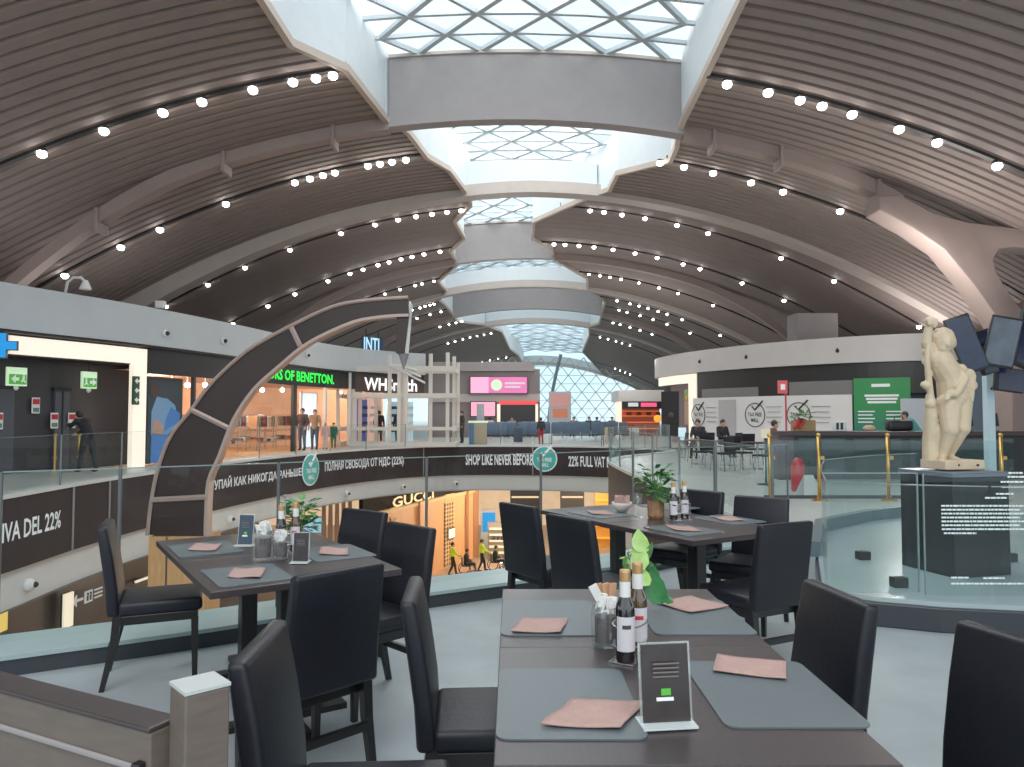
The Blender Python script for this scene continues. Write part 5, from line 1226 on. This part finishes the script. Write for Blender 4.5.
# left table centre
x, y = bl_pt(263, 561); jar(x, y, TOP+.005, 1.35, 'glass jar of white sachets on the left table')
x, y = bl_pt(281, 560); jar(x, y, TOP+.005, 1.0, 'smaller glass shaker between jar and bottles on the left table')
x, y = bl_pt(285, 553); caddy(x, y, .3, 1.0, 'steel wire caddy with bottles on the left table')
bottle(x-.02, y-.01, TOP+.007, .95, None, M['vinegar'], 'dark vinegar bottle on the left table', M['copper']); bottle(x+.045, y+.04, TOP+.007, .98, None, M['oil'], 'brown oil bottle on the left table', M['copper'])
x, y = bl_pt(300, 548); potted('potted_plant', x, y, TOP, M['white'], .035, 'small bushy green plant behind the bottles on the left table', 60, .06, .19, .06, 11, 'leaf', 'green')
# middle table centre
woodpot = mat('wooden_pot', srgb(142, 104, 70), .7, noise=.3, nscale=30)
x, y = bl_pt(656, 518); potted('potted_plant', x, y, TOP, woodpot, .062, 'leafy green plant in a wooden pot on the middle table', 55, .09, .22, .08, 21, 'leaf', 'green')
x, y = bl_pt(680, 520); caddy(x, y, .3, 1.05, 'dark wire caddy with bottles on the middle table')
bottle(x-.05, y-.02, TOP+.007, .98, None, M['vinegar'], 'dark bottle on the left of the caddy on the middle table', M['copper']); bottle(x+.04, y+.03, TOP+.007, 1.0, None, M['vinegar'], 'dark bottle on the right of the caddy on the middle table', M['copper'])
x, y = bl_pt(622, 512); o = empty('white_bowl', (x, y, TOP+.005), 0, 'small pale bowl with folded papers on the middle table', 'bowl')
MB().lathe([(.04, 0), (.075, .05), (.08, .07), (.07, .06), (.03, .015)], n=20).build('bowl', M['cream'], o, smooth=True)
g = MB(); 
for k in range(4): g.box((-.04+.028*k, .0, .09), (.03, .04, .06), k, .3)
g.build('folded_papers', M['napkin'], o)
x, y = bl_pt(638, 517); o = empty('wine_glass', (x, y, TOP), 0, 'empty wine glass left of the wooden pot on the middle table', 'glass')
MB().lathe([(.03, 0), (.03, .003), (.004, .008), (.004, .08), (.025, .1), (.034, .13), (.03, .17)], n=18).build('bowl_and_stem', M['jar'], o, smooth=True)
MB().lathe([(.034, 0), (.034, .002)], n=18).build('foot', M['jar'], o)
# ---- partition at lower left
pr = empty('low_partition', (-.609, 1.40, 0), 0, 'grey brown laminate partition with a square end post at the lower left', 'partition')
d = Vector((-1.18+.60, 1.64-1.36)).normalized(); ang = math.atan2(d.y, d.x)
Lp = 1.6
mb = MB(); 
def pb(x0, x1, y0, y1, z0, z1, nm, m, bev=.004):
    b = MB().bb(x0, x1, y0, y1, z0, z1); R = Matrix.Rotation(ang, 3, 'Z'); b.v = [tuple(R @ Vector(v)) for v in b.v]; return b.build(nm, m, pr, bevel=bev)
pb(.05, Lp, -.03, .032, 0, .912, 'panel', M['partition']); pb(.05, Lp, -.034, .036, .912, .922, 'top_rail', M['partition_dark']); pb(.05, Lp, .031, .038, .838, .85, 'ridge', M['lintel'])
MB().box((.02, .02, .495), (.082, .082, .99), .75).build('end_post', M['partition'], pr, bevel=.004)
MB().box((.02, .02, .994), (.084, .084, .006), .75).build('post_cap', mat('pale_post_cap', srgb(190, 196, 194), .4), pr)
pb(.06, .08, .03, .05, .825, .86, 'latch', M['leg'])
# ============================================================ statue platform
PP = [(2.28, 5.55), (2.55, 5.33), (2.95, 5.16), (3.5, 5.05), (4.3, 5.05), (5.3, 5.3), (6.5, 5.9), (7.6, 6.9), (7.8, 9.4), (6.6, 9.9), (5.3, 9.75), (4.4, 9.2), (3.45, 8.35), (2.8, 6.9)]
pl = empty('statue_platform', (4.5, 7.2, 0), 0, 'low pale blue platform with a black kerb under the statue', 'platform')
def offp(poly, s, c=(4.9, 7.3)): return [(c[0]+(p[0]-c[0])*s-4.5, c[1]+(p[1]-c[1])*s-7.2) for p in poly]
MB().prism(offp(PP, 1.0), 0, .17).build('kerb', M['kerb'], pl, bevel=.01)
MB().prism(offp(PP, .985), .16, .2).build('surface', M['platform'], pl)
PK = Path([PP[0], PP[1], PP[2], PP[3], PP[4], PP[5], PP[6]], step=.2)
mb = MB()
for a, b in ((10, 11), (11, 12), (12, 13)):
    p, q = PP[a], PP[b]
    mb.box(((p[0]+q[0])/2-4.5, (p[1]+q[1])/2-7.2, .26), (math.hypot(q[0]-p[0], q[1]-p[1]), .1, .14), math.atan2(q[1]-p[1], q[0]-p[0]))
mb.build('rear_kerb', mat('grey_blue_kerb', srgb(88, 104, 112), .4), pl)
pan = balustrade('glass_balustrade', PK, 0.05, PK.L*.98, .2, 1.0, -.09, .62 if False else 1.25, 'low clear glass balustrade around the front of the statue platform', gm='glass')
side = Path([PP[0], PP[13], PP[12], PP[11], PP[10]], smooth=False)
balustrade('glass_balustrade', Path([PP[10], PP[11], PP[12], PP[13], PP[0]], smooth=False), .1, Path([PP[10], PP[11], PP[12], PP[13], PP[0]], smooth=False).L-.1, .2, 1.0, -.06, 1.6, 'teal tinted glass balustrade around the rear left of the statue platform', gm='glass_tint')
for k, (px, py) in enumerate(((860, 558), (895, 585), (1005, 560))):
    Y = 1.3*F/(py-HY); o = empty('glass_clamp', (XP(px, Y), Y, .2), .1, 'small black glass clamp block on the pale platform, %s' % ['left rear one', 'front one left of the pedestal', 'right of the pedestal'][k], 'clamp')
    MB().bb(-.055, .055, -.04, .04, 0, .075).build('block', M['black'], o, bevel=.006); MB().bb(-.055, .0, -.012, .012, .03, .08).bb(.045, .06, -.03, .0, .02, .06).build('jaw', M['dark'], o)
pd = empty('statue_pedestal', (XP(951, 6.28), 6.28, .2), .25, 'black square pedestal carrying the marble statue', 'pedestal')
MB().bb(-.28, .28, -.28, .28, 0, .80).build('block', M['pedestal'], pd, bevel=.008); MB().bb(-.29, .29, -.29, .29, .80, .835).build('top_slab', mat('pedestal_top', srgb(92, 104, 118), .3), pd, bevel=.004)
# information lettering on glass
ip = empty('information_glass', (XP(975, 5.28), 5.32, .22), 0, 'clear glass panel printed with white lines of text before the pedestal', 'information panel')
MB().bb(-.36, .55, -.006, .006, 0, .86).build('glass_pane', M['glass'], ip); MB().bb(-.363, -.357, -.007, .007, 0, .86).build('pane_edge', M['edgeglass'], ip)
ip2 = empty('information_glass', (XP(890, 5.3), 5.40, .22), 0, 'clear unprinted low glass panel left of the printed one', 'glass panel')
MB().bb(-.45, .24, -.006, .006, 0, .86).build('glass_pane', M['glass'], ip2); MB().bb(.232, .240, -.007, .007, 0, .86).bb(-.45, .24, -.007, .007, .855, .862).build('pane_edge', M['edgeglass'], ip2)
fwt = mat('white_glass_print', srgb(215, 225, 225), .6, emit=.25)
Yg = 5.3
rw = random.Random(9)
def gl(px0, px1, py, t=3, m=fwt):
    mb = MB(); x = px0
    while x < px1:
        w_ = min(rw.uniform(1.6, 6), px1-x)
        mb.bb(XP(x, Yg)-ip.location.x, XP(x+w_, Yg)-ip.location.x, -.010, -.007, ZP(py+t/2, Yg)-.22, ZP(py-t/2, Yg)-.22); x += w_+.9
    mb.build('text_line', m, ip)
for k in range(7): gl(940, 1024-6*(k % 2), 506+k*3.9, 1.6)
for a, b, c in ((942, 974, 533.5), (984, 1006, 498), (995, 1012, 494), (1008, 1022, 473), (1007, 1024, 477), (1000, 1024, 482), (1001, 1024, 487), (948, 966, 578), (980, 1001, 578.5), (948, 1024, 584)): gl(a, b, c, 1.6)
MB().bb(XP(968, Yg)-ip.location.x, XP(978, Yg)-ip.location.x, -.011, -.007, ZP(573, Yg)-.22, ZP(564, Yg)-.22).build('pale_square', fwt, ip) if False else None
# ============================================================ marble statue (winged youth stretching upward)
YS = 6.3; sx0 = XP(951, YS); sb = 1.035
sto = empty('marble_statue', (sx0, YS, sb), 0, 'cream marble winged youth with raised arm standing on the black pedestal', 'statue')
def sp_(px, py, dy=0): return (XP(px, YS)-sx0, dy, ZP(py, YS)-sb)
k_ = YS/F
def R(p): return p*k_
b = MB()
# torso: leaning, hip right, shoulders left
b.cap(sp_(955, 398, .02), sp_(951, 378, .0), R(14.5), R(13)); b.cap(sp_(951, 378), sp_(942, 362, -.01), R(13), R(12.5)); b.cap(sp_(936, 358), sp_(949, 362, .02), R(9), R(8))
b.cap(sp_(942, 356), sp_(943, 350), R(6), R(5.5))
# head with face and curls
b.ball(sp_(944.5, 342, -.01), R(11.5), (1.0, 1.05, 1.0)); b.ball(sp_(942, 349, -.05), R(6.5), (1, .9, .8))
b.ball(sp_(942.5, 346, -.105), R(1.9), (1, 1.4, 1.3)); b.ball(sp_(956, 344, .0), R(3), (.7, 1, 1.2))
rn = random.Random(5)
for k in range(40):
    a = rn.uniform(0, 6.28); t = rn.uniform(.15, 1.25)
    c = Vector(sp_(945, 341, .0)); b.ball(c+Vector((math.sin(t)*math.cos(a), abs(math.sin(t)*math.sin(a))*.9-.15*t*0, math.cos(t)))*R(11), R(rn.uniform(2.6, 3.8)), n=6, m=5)
# raised left-hand arm and fist
b.cap(sp_(934, 358, 0), sp_(926, 343, -.03), R(6.5), R(5)); b.cap(sp_(926, 343, -.03), sp_(928, 326, -.05), R(5), R(3.6)); b.ball(sp_(929, 322, -.05), R(5.4), (1, 1, .95))
for k in range(4): b.cap(sp_(925+k*2.6, 321, -.085), sp_(925+k*2.6, 325.5, -.09), R(1.7), R(1.5), 6)
b.cap(sp_(934, 324, -.06), sp_(931, 328, -.09), R(1.8), R(1.4), 6)
# other arm crossing down
b.cap(sp_(950, 362, .0), sp_(959, 379, -.08), R(6), R(5)); b.cap(sp_(959, 379, -.08), sp_(950, 392, -.12), R(5), R(3.8)); b.ball(sp_(946, 394, -.13), R(4.5), (1.2, .8, .9))
for k in range(4): b.cap(sp_(943-k*1.2, 391+k*2.6, -.14), sp_(938-k*.6, 393+k*2.6, -.13), R(1.6), R(1.2), 6)
# pelvis and legs
b.ball(sp_(957, 400, .03), R(15.5), (1, .9, .9))
b.cap(sp_(948, 404, -.02), sp_(945, 430, -.07), R(11.5), R(8)); b.cap(sp_(945, 430, -.07), sp_(941, 456, .0), R(7.5), R(4.6)); b.cap(sp_(941, 458, .0), sp_(934, 461, -.10), R(4.2), R(3.4))
b.cap(sp_(961, 404, .02), sp_(960, 428, -.02), R(12), R(8)); b.cap(sp_(960, 428, -.02), sp_(953, 455, .08), R(7.5), R(4.8)); b.cap(sp_(953, 458, .08), sp_(956, 461, -.02), R(4.2), R(3.4))
b.build('body', M['marble'], sto, remesh=.0075)
# tree trunk support with bow
t = MB(); t.tube([sp_(934, 466, .05), sp_(933, 440, .05), sp_(931, 415, .0), sp_(929, 395, -.02)], [R(9), R(7.5), R(6), R(4)], 12)
for (a_, b2, c_) in ((926, 386, 3.6), (928, 374, 3.2), (924, 362, 2.4), (923, 385, 3), (929, 404, 4), (926, 352, 3.4)): t.ball(sp_(a_, b2, -.03), R(c_*1.25))
t.tube([sp_(930, 400, -.02), sp_(927, 380, -.04), sp_(925, 360, -.05), sp_(927, 340, -.05)], [R(3.4), R(3.2), R(3.0), R(2.6)], 8)
t.cap(sp_(936, 430, .04), sp_(940, 448, .06), R(9), R(9.5))
t.build('trunk_support', M['marble'], sto, remesh=.008)
# wings
for k, (dx, dy, s_) in enumerate(((0, .10, 1.0), (4, .18, .85))):
    wv = MB()
    for j in range(7):
        a0 = sp_(958+dx*.4, 370+j*3.4, dy); a1 = sp_(979+dx*.5-j*.5, 376+j*4.0*s_, dy-.04); wv.cap(a0, a1, R(4.6), R(2.8), 8)
    wv.ball(sp_(967, 380, dy), R(11), (1, .5, 1.1))
    for (wa, wb, wr) in ((968, 369, 6), (976, 374, 6), (978, 385, 6), (975, 395, 5.5), (966, 398, 5)): wv.ball(sp_(wa+dx*.4, wb, dy-.02), R(wr), (1, .8, 1))
    wv.build('wing', M['marble'], sto, remesh=.009)
MB().box(sp_(951, 464, 0), (R(47), R(32), R(9)), .25).build('plinth', M['marble'], sto, bevel=.008)
for px in (947, 966): 
    q = sp_(px, 464, -.0); MB().ball((q[0], q[1]-R(17), q[2]), R(1.4)).build('bolt_plug', M['dark'], sto)
# ============================================================ people
def person(name, loc, rz, label, pose, top, legs, H=1.72, hair='hair', cat='person', skin='skin', group=None, skirt=False, extra=None):
    o = empty(name, loc, rz, label, cat, group); s = H/1.72
    J = dict(hipL=(-.09, 0, .92), hipR=(.09, 0, .92), kneeL=(-.10, .02, .50), kneeR=(.10, .02, .50), ankL=(-.10, -.02, .08), ankR=(.10, -.02, .08),
             pel=(0, 0, .96), waist=(0, 0, 1.12), chest=(0, 0, 1.32), neck=(0, 0, 1.47), head=(0, .02, 1.60),
             shL=(-.18, 0, 1.42), shR=(.18, 0, 1.42), elL=(-.24, -.02, 1.14), elR=(.24, -.02, 1.14), haL=(-.24, .08, .90), haR=(.24, .08, .90))
    J.update(pose); J = {k: Vector(v)*s for k, v in J.items()}
    def fing(mb, h, d):
        d = d.normalized(); w_ = d.cross(Vector((0, 1, .2))).normalized(); 
        mb.cap(h, h+d*.05*s, .034*s, .036*s, 8)
        for k in range(4): a = h+d*.07*s+w_*(-.028+.019*k)*s; mb.cap(a, a+d*(.055-.008*abs(k-1.4))*s+Vector((0, .012, 0)), .010*s, .008*s, 6)
        mb.cap(h+w_*.03*s, h+w_*.055*s+d*.04*s, .012*s, .009*s, 6)
    b = MB()
    b.ball(J['head'], .098*s, (.86, 1.0, 1.15)); b.ball(J['head']+Vector((0, .095, -.015))*s, .018*s, (.8, 1.2, 1.3)); b.ball(J['head']+Vector((0, .055, -.075))*s, .05*s)
    for e in (-1, 1): b.ball(J['head']+Vector((.085*e, 0, -.01))*s, .024*s, (.5, 1, 1.3))
    b.cap(J['neck']-Vector((0, 0, .04))*s, J['head']-Vector((0, 0, .06))*s, .056*s, .05*s)
    b.cap(J['chest'], J['neck']-Vector((0, 0, .06))*s, .13*s, .08*s); b.cap(J['pel'], J['chest'], .125*s, .135*s)
    for q in 'LR':
        b.cap(J['sh'+q], J['el'+q], .052*s, .040*s); b.cap(J['el'+q], J['ha'+q], .038*s, .026*s); fing(b, J['ha'+q], J['ha'+q]-J['el'+q])
        b.cap(J['hip'+q], J['knee'+q], .082*s, .056*s); b.cap(J['knee'+q], J['ank'+q], .054*s, .036*s)
    b.build('body', M[skin], o, remesh=.013)
    for e in (-1, 1): MB().ball(J['head']+Vector((.033*e, .088, .01))*s, .012*s).build('eye', M['black'], o)
    MB().ball(J['head']+Vector((0, .094, -.048))*s, .02*s, (1.1, .4, .3)).build('mouth', mat('lips', srgb(150, 84, 76), .6), o)
    h = MB(); h.ball(J['head']+Vector((0, -.018, .03))*s, .105*s, (.92, 1.02, 1.05)); h.build('hair', M[hair], o, smooth=True)
    t = MB(); t.cap(J['pel'], J['waist'], .15*s, .145*s); t.cap(J['waist'], J['chest'], .145*s, .16*s); t.cap(J['shL'], J['shR'], .075*s, .075*s); t.cap(J['chest'], J['neck']-Vector((0, 0, .05))*s, .15*s, .08*s)
    for q in 'LR': t.cap(J['sh'+q], J['el'+q], .07*s, .056*s); t.cap(J['el'+q], J['ha'+q]-(J['ha'+q]-J['el'+q])*.12, .054*s, .042*s)
    t.build('jacket', top, o, remesh=.02)
    l = MB(); l.cap(J['hipL'], J['hipR'], .115*s, .115*s)
    for q in 'LR': l.cap(J['hip'+q], J['knee'+q], .105*s, .075*s); l.cap(J['knee'+q], J['ank'+q]+Vector((0, 0, .03))*s, .072*s, .055*s)
    l.build('trousers', legs, o, remesh=.02)
    for q in 'LR':
        a = J['ank'+q]; z0 = a.z-.08*s
        MB().ball((a.x, a.y+.06*s, z0+.045*s), .055*s, (.85, 2.2, .8)).build('shoe', M['black'], o, smooth=True)
    return o
def RP(px, off):
    p = PL.at(pxO(PL, off, px, 0, PL.L), off); return (p.x, p.y, 0)
def C(n, r, g_, b_): return mat('fabric_'+n, srgb(r, g_, b_), .85)
person('person', (XP(91, 19.7), 19.6, 0), 1.2, 'person in dark clothes leaning over by the brass stanchions at the dark entrance', dict(chest=(0, .16, 1.27), neck=(0, .26, 1.38), head=(0, .36, 1.48), shL=(-.18, .22, 1.34), shR=(.18, .22, 1.34), elL=(-.2, .42, 1.2), haL=(-.1, .62, 1.26), elR=(.22, .40, 1.1), haR=(.1, .55, 1.0), waist=(0, .05, 1.12), kneeL=(-.1, .12, .5), ankL=(-.1, .18, .08), kneeR=(.12, -.04, .5), ankR=(.12, -.16, .08)), C('black', 28, 26, 30), C('charcoal', 36, 36, 40), skin='skin')
person('person', (XP(541, 38.2), 38.2, 0), .3, 'figure in a dark coat and red trousers before the airport seats', dict(), C('black', 30, 30, 34), C('redp', 170, 40, 50), H=1.36)
person('mannequin', RP(303, -.1), 2.9, 'standing mannequin in dark jacket before the white lightbox', dict(haL=(-.2, .1, .95)), C('darkbrown', 66, 54, 54), C('slate', 70, 80, 94), H=1.78, cat='mannequin')
person('mannequin', RP(315, -.1), 3.2, 'standing mannequin in tan coat before the white lightbox', dict(), C('tan', 158, 124, 92), C('slate', 70, 80, 94), H=1.74, cat='mannequin')
person('mannequin', RP(334, .2), 3.3, 'child size mannequin in green clothes beside the shop corner', dict(), C('green', 24, 100, 66), C('green', 24, 100, 66), H=1.15, cat='mannequin')
person('mannequin', RP(326, .2), 3.1, 'child size mannequin in pale pink clothes left of the green one', dict(), C('pink', 220, 170, 160), C('pinkl', 226, 196, 184), H=1.15, cat='mannequin', hair='skin')
vest = mat('yellow_vest', srgb(190, 210, 40), .7, emit=.2, ecol=srgb(190, 210, 40))
for k, (px, Y, top) in enumerate(((453, 40.0, vest), (482, 41.0, vest))):
    o = person('person', (XP(px, Y), Y, -7.05), -1.4, ['worker in yellow vest pushing the left wheelchair beside the orange panelled shop', 'worker in yellow vest pushing the right hand wheelchair on the lower level'][k], dict(elL=(-.2, .18, 1.12), haL=(-.18, .42, 1.02), elR=(.2, .18, 1.12), haR=(.18, .42, 1.02), kneeL=(-.1, .14, .5), ankL=(-.1, .2, .08), kneeR=(.1, -.02, .5), ankR=(.1, -.2, .08)), top, M['black'])
    X = XP(px, Y)+.75
    w_ = empty('wheelchair', (X, Y, -7.05), -1.4, 'black wheelchair on the lower level, %s' % ['nearer the orange panelled shop', 'right hand one of the two'][k], 'wheelchair')
    MB().bb(-.24, .24, -.22, .22, .46, .52).build('seat', M['black'], w_); MB().bb(-.24, .24, -.26, -.22, .5, .95).build('backrest', M['black'], w_)
    for sx in (-.29, .29):
        MB().tube([(sx, .3*math.cos(t*math.pi/10)-.1, .31+.3*math.sin(t*math.pi/10)) for t in range(21)], .02, 6, False).build('wheel', M['black'], w_)
        MB().tube([(sx*.9, .4+.09*math.cos(t*math.pi/5), .1+.09*math.sin(t*math.pi/5)) for t in range(11)], .02, 5, False).build('caster', M['black'], w_)
        MB().tube([(sx*.9, -.45, .95), (sx*.9, -.24, .92), (sx*.9, -.22, .48), (sx*.9, .35, .48), (sx*.8, .5, .12)], .018, 6).build('frame_side', M['chrome'], w_)
    sit = dict(pel=(0, 0, .62), waist=(0, -.02, .78), chest=(0, 0, .98), neck=(0, .02, 1.13), head=(0, .05, 1.26), hipL=(-.09, 0, .6), hipR=(.09, 0, .6), kneeL=(-.1, .42, .58), kneeR=(.1, .42, .58), ankL=(-.1, .48, .2), ankR=(.1, .48, .2), shL=(-.18, 0, 1.08), shR=(.18, 0, 1.08), elL=(-.24, .05, .82), elR=(.24, .05, .82), haL=(-.15, .28, .74), haR=(.15, .28, .74))
    person('person', (X, Y, -7.05), -1.4, 'seated person in dark clothes in the %s wheelchair on the lower level' % ['left', 'right'][k], sit, C('dgreen' if k else 'black', 40, 60, 44) if k else C('olive', 60, 58, 48), M['black'])
sit2 = {k: v for k, v in sit.items()}
person('person', (XP(917, 22.5), 22.5, 0), 1.4, 'person in a teal shirt bending behind the counter left of the statue', dict(chest=(0, .2, 1.25), neck=(0, .3, 1.36), head=(0, .36, 1.48), shL=(-.18, .24, 1.32), shR=(.18, .24, 1.32), elL=(-.2, .35, 1.05), haL=(-.18, .5, .9), elR=(.2, .35, 1.05), haR=(.18, .5, .9), waist=(0, .08, 1.1)), C('teal', 60, 140, 140), C('black', 28, 26, 30))
for k, (px, Y, c, lab) in enumerate(((698, 26, (40, 36, 44), 'seated person in dark clothes at the left of the white hoarding'), (722, 26.5, (30, 30, 34), 'seated person in black before the hoarding, middle of three'), (773, 23, (120, 60, 50), 'seated person in a reddish top near the fire point pole'))):
    person('person', (XP(px, Y), Y, 0), 2.6+k, lab, {a: (v[0], v[1], v[2]-.05 if a not in ('ankL', 'ankR') else .08) for a, v in sit.items()}, C('c%d' % k, *c), M['black'])
person('person', (XP(462, 40), 40, 0), 2.0, 'person in dark brown clothes standing right of the white scaffold', {}, C('brownc', 66, 50, 48), M['black'])
p_ = PL.at(pxL(383), -.5); person('person', (p_.x, p_.y, 0), 0, 'person in black browsing inside the newsagent behind the scaffold', {}, C('black', 30, 30, 34), M['black'])
p_ = PL.at(pxL(401), -.6); person('person', (p_.x, p_.y, 0), .5, 'person in dark navy browsing at the right of the newsagent', {}, C('navy', 36, 42, 64), M['black'])
for k, (px, Y) in enumerate(((490, 46.3), (512, 46.3), (574, 47), (589, 47.3), (597, 47.3), (612, 47.8))):
    person('person', (XP(px, Y), Y, 0), [.2, 3.0, 2.8, 3.3, .1, 3.0][k], 'seated traveller in %s among the airport seats, %s' % (['a pale top', 'a grey top', 'a brown top', 'dark clothes', 'a black top', 'navy clothes'][k], ['leftmost', 'second from the left', 'third from the left', 'fourth from the left', 'fifth from the left', 'rightmost'][k]), sit, C('t%d' % k, *[(190, 186, 180), (120, 124, 130), (120, 86, 66), (40, 40, 46), (28, 28, 30), (40, 48, 74)][k]), M['black'])
# ============================================================ lamps that light the hall
area('hall_light', (0, 27, 9.8), 8, 500, (0, 0, 0), (.93, .97, 1), 20) if False else None
def pt(name, loc, p, col, r=.3):
    l = bpy.data.lights.new(name, 'POINT'); l.energy = p; l.color = col; l.shadow_soft_size = r
    o = bpy.data.objects.new(name, l); COL.objects.link(o); o.location = loc
for (x, y, p) in ((-13.5, 17, 15), (-12, 25, 110), (-10.5, 30, 110), (-8, 39, 90)):
    pt('shop_light', (x, y, 2.5), p, (1, .8, .62))
for (x, y, p) in ((0, 37, 110), (0, 42, 380), (-8.5, 22, 20), (5, 46, 200)):
    pt('lower_light', (x, y, -3.2), p, (1, .78, .55), .5)
for (x, y, p) in ((0, 44, 200), (8, 48, 200), (12, 22, 250)):
    pt('hall_light', (x, y, 5.5), p, (1, .95, .9), .8)
# daylight falling in above the glass roof
sun = bpy.data.lights.new('sun', 'SUN'); sun.energy = .0001
for (y, ln) in ((14, 14), (28, 8), (37, 9), (48, 8), (62, 16), (85, 20)):
    area('daylight_fill', ((interp(HL, y)+interp(HR, y))/2, y, 14.2), 7, 620 if y < 40 else 420, (0, 0, 0), (1, .985, .965), ln)

# added up-facing fill lamps that brighten the ceiling, and one more behind the camera
up = (math.pi, 0, 0)
area('ceiling_fill', (-14.2, 20, 4.9), 2.0, 60, up, (1, .96, .93), 18)
area('ceiling_fill', (-15, 6, 4.9), 2.0, 130, up, (1, .96, .93), 10)
area('ceiling_fill', (17.5, 31, 4.9), 3.0, 90, up, (1, .93, .9), 6)
area('ceiling_fill', (15.5, 12, 4.9), 2.0, 190, up, (1, .93, .9), 18)
area('daylight_fill', (0, -5, 9.5), 12, 420, (math.radians(48), 0, 0), (1, .985, .965), 6)  # added fill lamp behind the viewpoint, aimed forward and down
